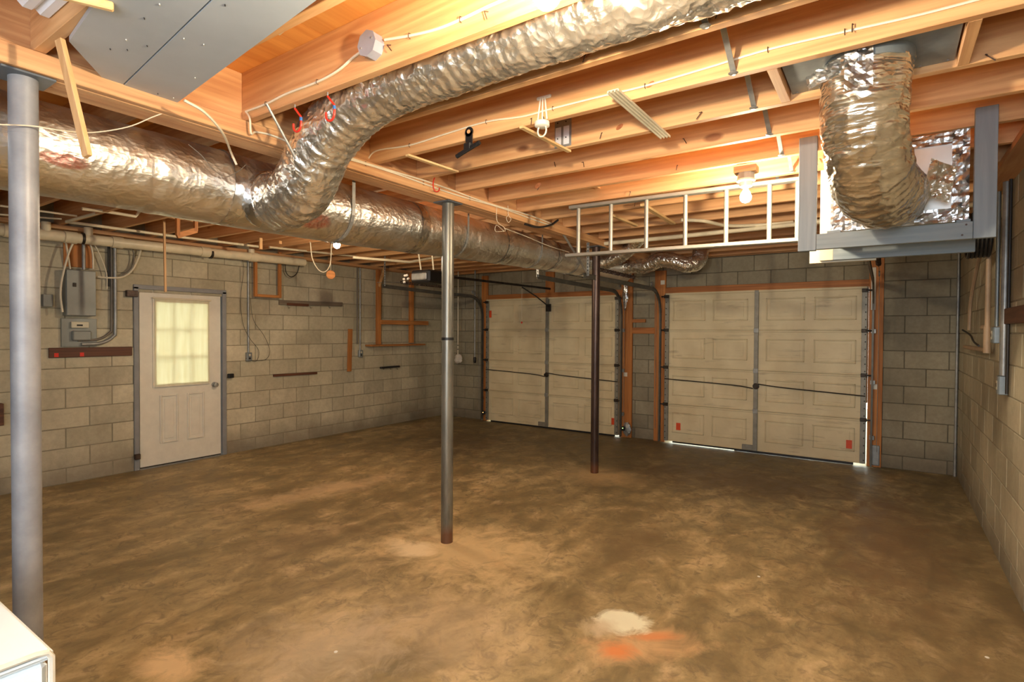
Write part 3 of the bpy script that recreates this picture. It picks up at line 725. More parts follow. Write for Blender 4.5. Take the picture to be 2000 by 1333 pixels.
# far flex ducts near the end of the main duct
ff = thing('flexible_duct', 'small silver flexible duct snaking across in front of the right garage door top', 'duct', (-2.6, 6.9, 2.45))
duct('duct_hose', [(-3.02, 6.95, 2.43), (-2.82, 6.93, 2.45), (-2.6, 6.9, 2.44), (-2.4, 6.88, 2.50), (-2.22, 6.9, 2.47), (-2.08, 6.92, 2.42), (-1.97, 7.0, 2.46), (-1.95, 7.1, 2.62)], lambda t: .098, 'flex', 'foilflex', ff, seg=40, step=.012)
ff = thing('flexible_duct', 'silver flexible duct slanting up between joists behind the ladder', 'duct', (-2.7, 6.4, 2.5))
duct('duct_hose', [(-2.92, 6.30, 2.43), (-2.72, 6.25, 2.47), (-2.55, 6.2, 2.56), (-2.40, 6.15, 2.68), (-2.3, 6.13, 2.78)], lambda t: .085, 'flex', 'foilflex', ff, seg=40, step=.012)

# ================================================================== LADDER
la = thing('aluminium_ladder', 'aluminium ladder lying on its side hung beneath the joists', 'ladder', (-1.3, 4.0, 2.2))
def ly(x): return 3.95+.07*(x+2.1)/1.7
for z, xa in ((2.572, -2.13), (2.19, -2.16)):
    beam('ladder_rail', (xa, ly(xa), z), (-.40, ly(-.4), z-(.0 if z > 2.5 else .012)), .062, .026, 'alu', la, bev=.004)
for px in (1133, 1195, 1263, 1338, 1417, 1501, 1556):
    x = bp(px, 430, 'Y', 3.98).x
    tube('rung', [(x, ly(x), 2.18), (x, ly(x), 2.572)], .0155, 'alu', la, seg=14)
for x in (-1.95, -.62):
    bm = bmesh.new(); a_beam(bm, (x, ly(x)+.033, 2.60-.03), (x, ly(x)+.033, 2.66), .02, .002, hint=(0, 1, 0)); raw('hook', bm, 'galv', la)

# ================================================================== LIGHT BULBS
def lamp(x, y, ztop, st, label, holder_axis=1):
    t = thing('bare_bulb_light', label, 'light', (x, y, ztop), 'bare bulbs in ceiling lamp holders')
    turned('junction_box', (x, y, ztop), [(.05, 0), (.05, -.038)], 'galv', t, seg=8)
    turned('lamp_holder', (x, y, ztop-.038), [(.052, 0), (.055, -.012), (.040, -.018), (.036, -.045), (.022, -.05)], 'porcelain', t)
    m_ = mat_emit('bulb_glow', BULBCOL, st)
    turned('bulb', (x, y, ztop-.088), [(.013, 0), (.014, -.015), (.026, -.035), (.034, -.057), (.031, -.076), (.019, -.090), (.004, -.095)], m_, t)
    return t
lamp(-.70, 1.17, 2.545, BULB_NEAR, 'bare bulb at the top edge above the flexible duct')
lamp(-.735, 3.64, 2.60-.04, BULB_R, 'bare bulb in front of the aluminium ladder')
lamp(-4.47, 3.50, 2.56, BULB_L, 'bare bulb below the fat duct near the left wall')
box('trim_10', (-.76, 1.139, 2.546), (-.64, 1.20, 2.60), 'joist', kind='structure')
box('trim_11', (-.80, 3.60, 2.561), (-.67, 3.69, 2.5995), 'joist', kind='structure')
box('trim_12', (-4.53, 3.44, 2.561), (-4.41, 3.56, 2.5995), 'joist', kind='structure')

# ================================================================== CEILING ITEMS
# grey shelf boards nailed under the near joists
sb1 = [bp(225, 177, 'Z', 2.585), bp(135, 78, 'Z', 2.585)]; sb2 = [bp(335, 210, 'Z', 2.575), bp(240, 170, 'Z', 2.575)]
dr = Vector((1, -.112, 0)).normalized()
def plank(a, b, z, label):
    bm = bmesh.new(); L_ = 1.9; th = .019; vs = []
    for zz in (z, z+th):
        for p in (a, b, b+dr*L_, a+dr*L_): vs.append(bm.verts.new((p.x, p.y, zz)))
    for f in ((0, 1, 2, 3), (7, 6, 5, 4), (0, 4, 5, 1), (1, 5, 6, 2), (2, 6, 7, 3), (3, 7, 4, 0)): bm.faces.new([vs[i] for i in f])
    o = raw('shelf_board', bm, 'shelfpaint'); tag(o, label, 'board', 'grey boards nailed under the near joists'); 
    for i in range(9):
        u, v = random.random()*.85+.05, random.random()*.8+.1; q = a.lerp(b, v)+dr*L_*u*.75
        tube('paint_chip', [(q.x, q.y, z+.001), (q.x+.012, q.y-.006, z-.0015)], .002, 'darkglass' if i % 2 else 'white', o, seg=5)
    return o
plank(sb1[0], sb1[1], 2.579, 'left one of two grey painted boards nailed under the joists')
plank(sb2[0], sb2[1], 2.577, 'right one of two grey painted boards nailed under the joists')
box('trim_13', (-2.61, .985, 2.60), (-.3, 1.02, 2.66), 'joist', kind='structure')
# ribbed white vinyl strips lying over the joists at top left
for k, (gx, gy, w_) in enumerate(((50, 16, 'leftmost'), (84, 32, 'middle'), (120, 42, 'rightmost'))):
    c = bp(gx, gy, 'Z', 2.66)
    o = box('vinyl_gutter', (c.x, c.y-.026, 2.655), (c.x+1.3, c.y+.026, 2.70), 'vinyl', bev=.014)
    tag(o, w_ + ' of three white rounded vinyl strips above the near joist', 'vinyl strip', 'white vinyl strips at top left')
p = bp(165, 0, 'Z', 2.564); q = bp(222, 14, 'Z', 2.564)
tag(beam('wooden_batten', p+(p-q)*1.5, q, .022, .026, 'stick_y', bev=.004), 'short pale wooden batten nailed across under the joist at top left', 'batten')
# hanging diagonal batten
p = bp(117, 78, 'Y', .70); q = bp(171, 306, 'Y', .745)
tag(beam('wooden_batten', p, q, .030, .018, 'stick_z', bev=.002, hint=(-.3, .9, 0)), 'pale wooden batten dangling from the joist next to the grey post', 'batten')
# pale sticks nailed across joist bottoms
def stick(a, b, w, h, label, z=2.59, mat='stick_y'):
    a = bp(*a, 'Z', z); b = bp(*b, 'Z', z); return tag(beam('wooden_stick', a, b, w, h, mat, bev=.001), label, 'stick', 'sticks nailed under the joists')
stick((795, 303), (893, 336), .028, .012, 'thin pale stick nailed across the joists left of the black clamp')
stick((1018, 248), (1112, 296), .024, .012, 'thin pale stick behind the white strap')
stick((1192, 420), (1243, 441), .03, .02, 'short pale stick seen between the first two ladder rungs')
stick((1255, 400), (1315, 437), .04, .02, 'pale stick seen behind the third ladder rung')
# white metal channel
a = bp(1197, 176, 'Z', 2.592); b = bp(1300, 267, 'Z', 2.592); bm = bmesh.new(); a_beam(bm, a, b, .05, .004)
sd = (b-a).normalized().cross(Vector((0, 0, 1)))
for s in (-.024, -.008, .008, .024): a_beam(bm, a+sd*s-Vector((0, 0, .004)), b+sd*s-Vector((0, 0, .004)), .004, .010)
tag(raw('metal_channel', bm, 'cream'), 'cream ribbed metal channel nailed diagonally across two joists', 'channel')
# junction box on the first joist and the cable through it
yf1 = YK(-1)-.019
c = bp(726, 90, 'Y', yf1-.02)
jb = thing('junction_box', 'grey octagonal junction box on the side of the nearest joist', 'junction box', (c.x, yf1, c.z))
turned('box_body', (c.x, yf1, c.z), [(.050, 0), (.050, .045)], 'boxgrey', jb, axis=(0, -1, 0), seg=8)
turned('cover_plate', (c.x, yf1-.045, c.z), [(.052, 0), (.052, .0025)], 'boxgrey', jb, axis=(0, -1, 0), seg=8)
for s in (-.03, .03): turned('screw', (c.x+s, yf1-.0475, c.z+s*.4), [(.004, 0), (.004, .002)], 'galv', jb, axis=(0, -1, 0), seg=8)
def cable(name, pts, r, mat, label, sub=6, group=None, flat=False):
    o = tube(name, pts, r, mat, seg=6, sub=sub); return tag(o, label, 'cable', group)
def stap(o, pts, r=.004):
    for p in pts: 
        tube('staple', [(p.x, p.y+.004, p.z+.010), (p.x, p.y-.006, p.z+.008), (p.x, p.y-.006, p.z-.008), (p.x, p.y+.004, p.z-.010)], .0016, 'rustdark', o, seg=4)
yc = yf1-.006
A = [bp(x, y_, 'Y', yc) for x, y_ in ((480, 218), (520, 203), (560, 183), (620, 160), (660, 138), (690, 112), (707, 100))]
o = cable('electrical_cable', A, .0055, 'cablewhite', 'white cable stapled along the nearest joist left of the junction box'); stap(o, [A[1], A[3]])
A = [bp(x, y_, 'Y', yc) for x, y_ in ((752, 78), (800, 70), (850, 58), (900, 38), (950, 14), (1000, -8), (1060, -40))]
o = cable('electrical_cable', A, .0055, 'cablewhite', 'white cable stapled along the nearest joist right of the junction box'); stap(o, [A[1], A[3]])
A = [bp(480, 218, 'Y', yc), Vector((-2.57, yc, 2.60)), Vector((-2.575, yc+.01, 2.53)), bp(500, 258, 'X', -2.60), bp(530, 264, 'X', -2.60), bp(565, 278, 'X', -2.602)]
cable('electrical_cable', A, .005, 'cablewhite', 'white cable loop bending from the nearest joist onto the girder')
# cable on the second joist row (k=1)
yc1 = YK(1)-.019-.005
A = [bp(x, y_, 'Y', yc1) for x, y_ in ((716, 315), (735, 295), (800, 284), (870, 262), (950, 238), (1020, 228), (1080, 212), (1180, 187), (1260, 168), (1380, 133), (1500, 97), (1650, 62), (1800, 28), (1990, -22))]
o = cable('electrical_cable', A, .0048, 'cablewhite', 'long white cable stapled along the fourth joist from the front'); stap(o, [A[2], A[4], A[6], A[8], A[10], A[11]])
# bundle along the girder ledger
for j, (dz, lab) in enumerate(((0, 'upper white cable running along the lower edge of the girder'), (-.016, 'lower white cable running along the lower edge of the girder'))):
    A = [Vector((GX1+.046, y_, 2.585+dz+.006*math.sin(y_*5+j*2))) for y_ in [2.0+.25*i for i in range(11)]]
    o = cable('electrical_cable', A, .0055, 'cablewhite', lab, 4); stap(o, [A[i] for i in (1, 3, 5, 7, 9)])
A = [bp(360, 196, 'Z', 2.52), bp(400, 220, 'Z', 2.50), bp(435, 260, 'Z', 2.47), bp(452, 300, 'X', -2.82), bp(462, 322, 'X', -2.84)]
cable('electrical_cable', A, .006, 'cablewhite', 'stiff white cable curving down from the girder onto the fat duct')
A = [bp(-20, 243, 'X', -2.62), bp(60, 246, 'X', -2.63), bp(120, 255, 'X', -2.62), bp(180, 259, 'X', -2.70), bp(250, 248, 'X', -2.68), bp(300, 228, 'X', -2.66), bp(345, 212, 'X', -2.64)]
cable('thin_wire', A, .0025, 'cablewhite', 'thin tan wire drooping across the grey post and the fat duct')
A = [bp(x, y_, 'X', -2.80) for x, y_ in ((368, 282), (395, 305), (415, 330), (440, 345), (465, 335), (480, 322))]
cable('thin_wire', A, .002, 'cablegrey', 'thin dark wire lying on the fat duct by the crinkled branch')
for lab, L_ in (('thin looped wire dangling from the girder behind the bare grey post', ((970, 405), (971, 432), (985, 445), (985, 452), (970, 440), (968, 452), (985, 452))),
                ('small coil of thin wire dangling from the girder further back', ((992, 402), (993, 420), (998, 428), (993, 435), (989, 426), (994, 419)))):
    cable('thin_wire', [bp(x, y_, 'X', -2.60) for x, y_ in L_], .002, 'cablewhite', lab)
A = [bp(985, 446, 'X', -2.82), bp(1030, 463, 'X', -2.84), bp(1070, 480, 'X', -2.85), bp(1112, 493, 'X', -2.85)]
cable('thin_wire', A, .004, 'cablewhite', 'pale wire running over the fat duct to the ladder end')
A = [bp(1025, 438, 'X', -2.62), bp(1050, 444, 'X', -2.60), bp(1075, 440, 'X', -2.58), bp(1090, 430, 'X', -2.56)]
cable('electrical_cable', A, .010, 'cableblack', 'thick black cable slung under the girder near the ladder end')
A = [bp(545, 66, 'Z', 2.72), bp(575, 42, 'Z', 2.71), bp(610, 22, 'Z', 2.72), bp(660, -15, 'Z', 2.72)]
cable('electrical_cable', A, .006, 'cablewhite', 'white cable under the plywood between the right grey board and the nearest joist')
# red vinyl hooks
def hook(c, flip, label, r=.028):
    x, y_, z = c; P_ = [(x, y_, z+.02), (x, y_, z-.018), (x+.03*flip, y_, z-.05), (x+.045*flip, y_, z-.068), (x+.045*flip, y_, z-.098)]
    for a in range(20, 181, 20):
        t_ = math.radians(a); P_.append((x+.017*flip+r*flip*math.cos(t_), y_, z-.098-r*math.sin(t_)))
    P_.append((x-.011*flip, y_, z-.085))
    t = thing('storage_hook', label, 'hook', c, 'red vinyl coated storage hooks')
    tube('hook_bend', P_[1:], .0048, 'red', t, seg=8, sub=3); tube('hook_shank', P_[:2], .003, 'galv', t, seg=8)
    tube('hook_sticker', [P_[3], ((P_[3][0]+P_[4][0])/2, y_, (P_[3][2]+P_[4][2])/2)], .0068, 'blue', t, seg=8)
hook((-2.244, 1.526, ZJ), 1, 'red hook with blue sticker screwed into the nearest joist, left of the pair')
hook((-2.01, 1.526, ZJ), 1, 'red hook with blue sticker screwed into the nearest joist, right of the pair')
t = thing('storage_hook', 'small red hook screwed into the girder above the bare grey post', 'hook', (-2.6, 2.865, 2.55), 'red vinyl coated storage hooks')
tube('hook_bend', [bp(x, y_, 'X', -2.585) for x, y_ in ((851, 343), (847, 352), (846, 364), (850, 374), (857, 373), (858, 367))], .0042, 'red', t, seg=8, sub=3)
# black folding bracket on joist k=1
ys = YK(1)-.019
c = bp(917, 258, 'Y', ys-.01)
t = thing('wall_clamp', 'black steel clamp hanging from a nail on the fourth joist', 'clamp', (c.x, ys, c.z))
bm = bmesh.new(); lathe(bm, (c.x, ys-.010, c.z), [(.026, 0), (.026, .006)], (0, -1, 0), 20); a_box(bm, (c.x-.022, ys-.016, c.z-.085), (c.x+.022, ys-.010, c.z)); raw('clamp_plate', bm, 'black', t)
turned('nail', (c.x, ys-.0165, c.z), [(.011, 0), (.011, .002)], 'joist', t, axis=(0, -1, 0), seg=12)
beam('clamp_bar', (c.x-.065, ys-.022, c.z-.115), (c.x+.060, ys-.022, c.z-.078), .016, .022, 'black', t, bev=.004)
for s in (-1, 1): tube('clamp_tip', [(c.x+s*.06, ys-.022, c.z-.0965+s*.018), (c.x+s*.078, ys-.022, c.z-.0965+s*.0235)], .012, 'black', t, seg=10)
box('clamp_jaw', (c.x-.026, ys-.032, c.z-.10), (c.x+.02, ys-.012, c.z-.06), 'black', t, .005)
# white strap device
c = bp(1062, 190, 'Y', ys-.01)
t = thing('hanging_strap_ring', 'white plastic strap ring hung from the fourth joist', 'strap', (c.x, ys, c.z))
box('mount_bar', (c.x-.04, ys-.014, c.z-.008), (c.x+.04, ys-.0005, c.z+.008), 'white', t, .004)
z = c.z
for s, e in ((-.012, -.026), (0, 0), (.012, .026)): beam('strap_leg', (c.x+s, ys-.02, z-.004), (c.x+e, ys-.022, z-.115), .003, .008, 'white', t, hint=(1, 0, 0))
turned('strap_collar', (c.x, ys-.024, z-.135), [(.030, -.014), (.036, -.01), (.036, .01), (.030, .014)], 'white', t, axis=(0, 0, 1))
P_ = [(c.x+.024*math.cos(a_), ys-.024, z-.155+.03*math.sin(a_)-.01) for a_ in [i*math.pi/8 for i in range(17)]]
tube('strap_loop', P_, .004, 'cablewhite', t, seg=6)
# nail plate on joist k=2
y2 = YK(2)-.019; a = bp(1084, 236, 'Y', y2); b = bp(1116, 284, 'Y', y2)
t = thing('nail_plate', 'galvanised nail plate with printed white labels on the fifth joist', 'plate', (a.x, y2, b.z))
box('plate', (a.x, y2-.003, b.z), (b.x, y2-.0003, a.z), 'galv', t, .0008); mx = (a.x+b.x)/2
for x in (a.x+.006, mx+.004): box('label', (x, y2-.0038, b.z+.012), (x+.036, y2-.0031, a.z-.045), 'label', t)
for x in (a.x+.02, mx+.02):
    for zz in (b.z+.05, a.z-.02): turned('hole', (x, y2-.0042, zz), [(.004, 0), (.004, .0008)], 'darkglass', t, axis=(0, -1, 0), seg=8)

# ================================================================== LEFT WALL ITEMS
def wallbox(name, l, r, t_, b_, depth, mat, parent=None, bev=.004, off=.004, **k):
    """box on the left wall from pixel edges"""
    p = LW(l, t_, off); q = LW(r, b_, off)
    return box(name, (XL+off, p.y, min(p.z, q.z)), (XL+off+depth, q.y, max(p.z, q.z)), mat, parent, bev, **k)
p = LW(128, 526, .1); q = LW(188, 618, .1)
bp_ = thing('breaker_panel', 'grey breaker panel on the left wall beside the side door', 'breaker panel', (XL, p.y, q.z))
box('cabinet', (XL+.004, p.y, q.z), (XL+.10, q.y, p.z), 'panelgrey', bp_, .004); box('cover_door', (XL+.1005, p.y+.005, q.z+.005), (XL+.108, q.y-.003, p.z-.004), 'panelgrey', bp_, .003)
box('latch', (XL+.1085, p.y+.055, (p.z+q.z)/2+.06), (XL+.114, p.y+.085, (p.z+q.z)/2+.10), 'darksteel', bp_, .002)
p = LW(121, 622, .05); q = LW(191, 677, .05)
mb = thing('timer_box', 'grey utility box with cream thermostat mounted under the breaker panel', 'utility box', (XL, p.y, q.z))
box('backing_board', (XL+.004, p.y, q.z), (XL+.03, q.y, p.z), 'panelgrey', mb, .003)
c = LW(157, 635, .06); box('thermostat', (XL+.0305, c.y-.075, c.z-.032), (XL+.06, c.y+.075, c.z+.032), 'cream', mb, .005); box('display', (XL+.0605, c.y-.03, c.z-.012), (XL+.0625, c.y+.02, c.z+.004), 'darkglass', mb)
c = LW(160, 656, .06); box('meter_cover', (XL+.0305, c.y-.08, c.z-.05), (XL+.075, c.y+.08, c.z+.05), 'panelgrey', mb, .010)
o = wallbox('dark_rack_board', 94, 257, 680, 695, .02, 'darkboard'); p = LW(94, 685); q = LW(257, 690)
tag(o, 'dark brown board with red marks under the utility boxes', 'board')
for f in (.06, .35): yy = p.y+(q.y-p.y)*f; box('red_mark', (XL+.0245, yy, 1.29), (XL+.0262, yy+.035, 1.33), 'red', o)
o = wallbox('backing_plywood', 123, 180, 470, 525, .012, 'jamb'); tag(o, 'orange stained plywood square above the breaker panel', 'board')
def lwcable(pts, r, mat, label, off=.06, group=None):
    return cable('electrical_cable', [LW(x, y_, off) for x, y_ in pts], r, mat, label, 6, group)
lwcable(((150, 462), (136, 490), (122, 540), (118, 575), (122, 610)), .010, 'cablewhite', 'pale cable bowing down the left side of the breaker panel', .13)
lwcable(((128, 470), (133, 500), (137, 526)), .009, 'cablewhite', 'short pale cable entering the breaker panel top, left one')
lwcable(((175, 472), (181, 495), (182, 526)), .009, 'cablewhite', 'short pale cable entering the breaker panel top, right one')
lwcable(((183, 474), (198, 505), (208, 535), (209, 565)), .006, 'cablewhite', 'thin yellowish cable slanting down right of the breaker panel')
lwcable(((190, 541), (215, 543), (240, 541), (258, 528), (270, 505), (277, 482)), .010, 'cablewhite', 'pale cable looping right from the panel up to the ceiling')
lwcable(((258, 482), (262, 505), (256, 525), (240, 538)), .008, 'cablegrey', 'dark cable loop beside the pale loop right of the panel')
def conduit(px, t_, b_, r, mat, label, off=.03, px2=None, sweep=None):
    p = LW(px, t_, off); q = LW(px2 or px, b_, off)
    pts = [(p.x, p.y, p.z), (q.x, p.y, q.z)]
    if sweep: pts = [(p.x, p.y, ZJ-.1), (p.x, p.y, q.z+.2), (q.x, p.y-.02, q.z+.08), (q.x, p.y-.13, q.z+.01), (q.x, p.y-.3, q.z)]
    o = tube('conduit_pipe', pts, r, mat, seg=12, sub=6 if sweep else 1); return tag(o, label, 'conduit')
conduit(163, 468, 527, .016, 'galv', 'grey conduit entering the top of the breaker panel', .05)
conduit(217, 478, 665, .013, 'cablegrey', 'grey conduit sweeping into the utility box, left one', .03, sweep=True)
conduit(224, 478, 672, .017, 'galv', 'grey conduit sweeping into the utility box, right one', .05, sweep=True)
conduit(212, 478, 560, .010, 'cableblack', 'thin dark cable beside the sweeping conduits')
# big drain pipe and thinner water pipe
zp = lambda y_: 2.47+.012*(y_-1.5)
t = thing('drain_pipe', 'large cream plastic drain pipe running along the top of the left wall', 'pipe', (-6.70, 3, 2.48))
tube('pipe', [(-6.70, -.5, 2.445), (-6.70, 4.70, 2.515)], .052, 'pvc', t, seg=20)
for yy in (1.6, 2.05, 2.45, 3.35, 3.95): z = 2.445+.07*(yy+.5)/5.2; tube('coupling', [(-6.70, yy-.05, z), (-6.70, yy+.05, z)], .060, 'pvc', t, seg=20)
for yy in (1.86, 2.2, 3.93): tube('riser', [(-6.70, yy, 2.48), (-6.70, yy, 2.60)], .038, 'pvc', t, seg=16)
for yy in (2.15, 3.42): tube('pipe_clamp', [(-6.70, yy-.012, 2.483), (-6.70, yy+.012, 2.483)], .058, 'darksteel', t, seg=16)
def pipe(pts, r, mat, label, sub=1): return tag(tube('water_pipe', pts, r, mat, seg=12, sub=sub), label, 'pipe')
X5 = -6.25
pipe([bp(128, 433, 'X', X5), bp(335, 461, 'X', X5), bp(505, 482, 'X', X5)], .014, 'pvc', 'thin cream water pipe below the fat duct along the left ceiling')
pipe([bp(130, 433, 'X', X5), bp(205, 412, 'X', X5+.5)], .014, 'pvc', 'short cream pipe angling up from the left ceiling water pipe')
pipe([bp(160, 408, 'X', -5.7), bp(205, 413, 'X', -5.7), bp(265, 423, 'X', -5.7), bp(272, 414, 'X', -5.7)], .014, 'pvc', 'short cream pipe with elbow under the fat duct')
pipe([bp(526, 483, 'X', X5), bp(640, 495, 'X', X5), bp(760, 508, 'X', X5)], .014, 'pvc', 'cream pipe continuing toward the garage wall on the left ceiling')
pipe([bp(690, 503, 'X', -5.2), bp(800, 512, 'X', -5.0), bp(866, 500, 'X', -4.9)], .016, 'pvc', 'cream pipe crossing above the door opener')
pipe([bp(0, 402, 'X', -6.1), bp(150, 422, 'X', -6.1)], .009, 'cablewhite', 'thin tan line behind the grey post near the ceiling')
pipe([bp(0, 419, 'X', -6.3), bp(120, 428, 'X', -6.3)], .008, 'cablewhite', 'second thin tan line lower down behind the grey post')
# white pvc across the right bay
pipe([bp(1162, 478, 'Y', 5.66), bp(1320, 463, 'Y', 5.62), bp(1555, 438, 'Y', 5.58), Vector((.60, 5.56, 2.58))], .022, 'pvc', 'long cream pipe crossing under the joists behind the ladder')
pipe([bp(1330, 430, 'Z', 2.585), bp(1375, 432, 'Z', 2.58), bp(1420, 441, 'Z', 2.58), bp(1480, 440, 'Z', 2.585), bp(1550, 434, 'Z', 2.585)], .016, 'pvc', 'thin flexible cream pipe wandering above the crossing pipe behind the ladder', 5)
# hanging stake
p = bp(320, 428, 'X', -6.0); q = bp(323, 571, 'X', -6.0)
t = thing('hanging_stake', 'slim wooden stake dangling in front of the side door', 'stake', p)
beam('stake', (p.x, p.y, 2.838), q, .02, .016, 'stick_z', t)
# U-shaped wood frame
p = LW(497, 452, .1); q = LW(548, 582, .1)
t = thing('wooden_hanging_frame', 'orange U-shaped wooden frame on the left wall above the grey rail', 'frame', (XL+.1, p.y, q.z))
ya, yb, zb = LW(499, 583, .1).y, LW(546, 583, .1).y, LW(520, 581, .1).z
box('frame_side', (XL+.08, ya-.017, zb), (XL+.12, ya+.017, 2.62), 'jamb', t, .002); box('frame_side', (XL+.08, yb-.017, zb), (XL+.12, yb+.017, 2.62), 'jamb', t, .002)
box('frame_bottom', (XL+.08, ya+.0175, zb), (XL+.12, yb-.0175, zb+.035), 'jamb_y', t, .002)
# small wooden bracket frame under duct
t = thing('wooden_bracket_frame', 'small orange wooden bracket frame hanging just below the fat duct', 'frame', bp(345, 460, 'X', -5.5))
X6 = -5.5
beam('side', bp(347, 425, 'X', X6), bp(347, 460, 'X', X6), .03, .035, 'jamb', t); beam('side', bp(382, 428, 'X', X6), bp(382, 452, 'X', X6), .03, .035, 'jamb', t)
beam('bottom', bp(345, 461, 'X', X6), bp(383, 450, 'X', X6), .03, .05, 'jamb_y', t, hint=(0, 0, 1))
o = beam('wall_rail', LW(545, 591, .02), LW(668, 595, .02), .03, .062, 'greyboard', hint=(0, 0, 1)); tag(o, 'grey weathered rail with red stain on the left wall', 'rail')
p = LW(560, 594, .034); box('red_stain', (XL+.0343, p.y, p.z-.02), (XL+.0352, p.y+.35, p.z+.015), 'darkboard', o)
for f in (.15, .5, .8): 
    bb = LW(545+123*f, 600, .05); tube('peg', [(XL+.034, bb.y, bb.z+.01), (XL+.06, bb.y, bb.z-.02), (XL+.07, bb.y+.01, bb.z-.005)], .003, 'darksteel', o, seg=5)
tag(beam('dark_wall_strip', LW(534, 734, .02), LW(619, 729, .02), .02, .032, 'darkboard', hint=(0, 0, 1)), 'long dark brown strip on the left wall right of the side door', 'strip')
tag(beam('short_plank', LW(684, 643, .02), LW(682, 726, .02), .075, .02, 'jamb', hint=(1, 0, 0)), 'short upright orange plank on the left wall under the conduit', 'plank')
o = tag(beam('black_rail', LW(743, 719, .03), LW(780, 716, .03), .04, .03, 'black', hint=(0, 0, 1), bev=.004), 'short black tool rail on the left wall below the wooden shelf frame', 'rail')
for f in (748, 762, 775): p = LW(f, 722, .06); tube('rail_hook', [(XL+.05, p.y, p.z+.02), (XL+.08, p.y, p.z), (XL+.085, p.y, p.z+.02)], .003, 'black', o, seg=5)
# shelf frame
t = thing('wooden_shelf_frame', 'orange wooden shelf frame leaning on the left wall near the far corner', 'shelf', LW(770, 676, .1))
Xs = XL+.08
ya, yb = 6.06, 6.85
def yz(px, py): v = bp(px, py, 'X', Xs); return v
p = yz(736, 530); q = yz(739, 673); box('upright', (Xs-.03, q.y-.035, q.z), (Xs+.03, q.y+.035, 2.56), 'jamb', t, .003)
p2_ = yz(803, 670); box('upright', (Xs-.03, p2_.y-.035, p2_.z), (Xs+.03, p2_.y+.035, 2.56), 'jamb', t, .003)
a = yz(743, 629); b = yz(832, 631); box('crossbar', (Xs+.031, q.y-.0, a.z-.04), (Xs+.06, b.y, a.z+.03), 'jamb_y', t, .003)
a = yz(718, 675); b = yz(823, 673); box('shelf', (Xs-.06, a.y, q.z-.03), (Xs+.10, b.y, q.z-.002), 'jamb_y', t, .003)
beam('brace', (Xs+.25, q.y-.1, 2.58), (Xs+.01, q.y, 2.28), .04, .03, 'stick_z', t)
# conduits with outlets on left wall
def outlet_run(px, t_, bx, by, label, lab2, mat='galv'):
    p = LW(px, t_, .03); q = LW(bx, by, .03)
    o = thing('conduit_outlet', label, 'outlet', (XL, q.y, q.z))
    tube('conduit', [(XL+.022, q.y, 2.56), (XL+.022, q.y, q.z+.055)], .013, mat, o, seg=12)
    box('outlet_box', (XL+.004, q.y-.035, q.z-.055), (XL+.05, q.y+.035, q.z+.055), 'galv', o, .004)
    box('outlet_plate', (XL+.0505, q.y-.032, q.z-.05), (XL+.053, q.y+.032, q.z+.05), 'sheet', o, .001)
    for s in (-1, 1): turned('socket', (XL+.053, q.y, q.z+s*.022), [(.014, 0), (.014, .002)], 'darksteel' if s < 0 else 'cream', o, axis=(1, 0, 0), seg=12)
    tube('conduit_strap', [(XL+.022, q.y, 2.28), (XL+.022, q.y, 2.30)], .0155, 'galv', o, seg=12)
outlet_run(485, 505, 486, 697, 'round cornered outlet under a tall conduit right of the side door', '')
outlet_run(703, 520, 704, 691, 'outlet under a tall conduit between the plank and the shelf frame', '')
conduit(698, 520, 672, .012, 'cablegrey', 'second thinner conduit left of the far outlet conduit')
lwcable(((473, 505), (476, 530), (470, 580), (474, 630), (487, 660), (505, 685), (500, 706), (480, 700)), .0028, 'cableblack', 'thin dark wire dangling around the outlet right of the side door', .04)
lwcable(((490, 520), (489, 580), (495, 625), (515, 655), (527, 685), (518, 703), (490, 705)), .0028, 'cableblack', 'longer thin dark wire looping right of the outlet', .05)
lwcable(((557, 503), (558, 530), (568, 541), (580, 534), (584, 515), (578, 503)), .006, 'cableblack', 'black cable loop hanging from the drain pipe end', .12)
# tether rope and round disc hanging before the bulb
A = [bp(x, y_, 'X', -5.6) for x, y_ in ((606, 472), (610, 505), (622, 527), (635, 531), (645, 515), (648, 472))]
cable('hanging_rope', A, .006, 'cablewhite', 'white rope loop hanging from the ceiling left of the bulb')
t = thing('hanging_disc', 'round wooden disc on a string hanging before the left wall', 'disc', bp(646, 537, 'X', -5.6))
c = bp(646, 537, 'X', -5.6)
turned('disc', (c.x, c.y, c.z), [(.052, -.006), (.055, 0), (.052, .006)], 'jamb_y', t, axis=(1, -.4, 0), seg=24); tube('string', [(c.x, c.y, c.z+.05), (c.x, c.y, 2.62)], .002, 'cablewhite', t, seg=5)
for (x0_, x1_, y0_, y1_, lab) in ((509, 512, 452, 490, 'thin upright stick below the fat duct, left of the pair'), (547, 549, 455, 480, 'thin upright stick below the fat duct, right of the pair')):
    p = bp(x0_, y0_, 'X', -5.9); q = bp(x0_, y1_-3, 'X', -5.9); tag(beam('wooden_stick', (p.x, p.y, 2.62), q, .035, .02, 'stick_z'), lab, 'stick')
# dark electrical box far left
o = wallbox('switch_box', 80, 100, 575, 600, .06, 'panelgrey'); tag(o, 'small grey switch box on the left wall just right of the grey post', 'switch box')
o = wallbox('dark_shelf_end', -30, 3, 790, 830, .08, 'darkboard'); tag(o, 'dark red board edge at the far left of the frame', 'board')

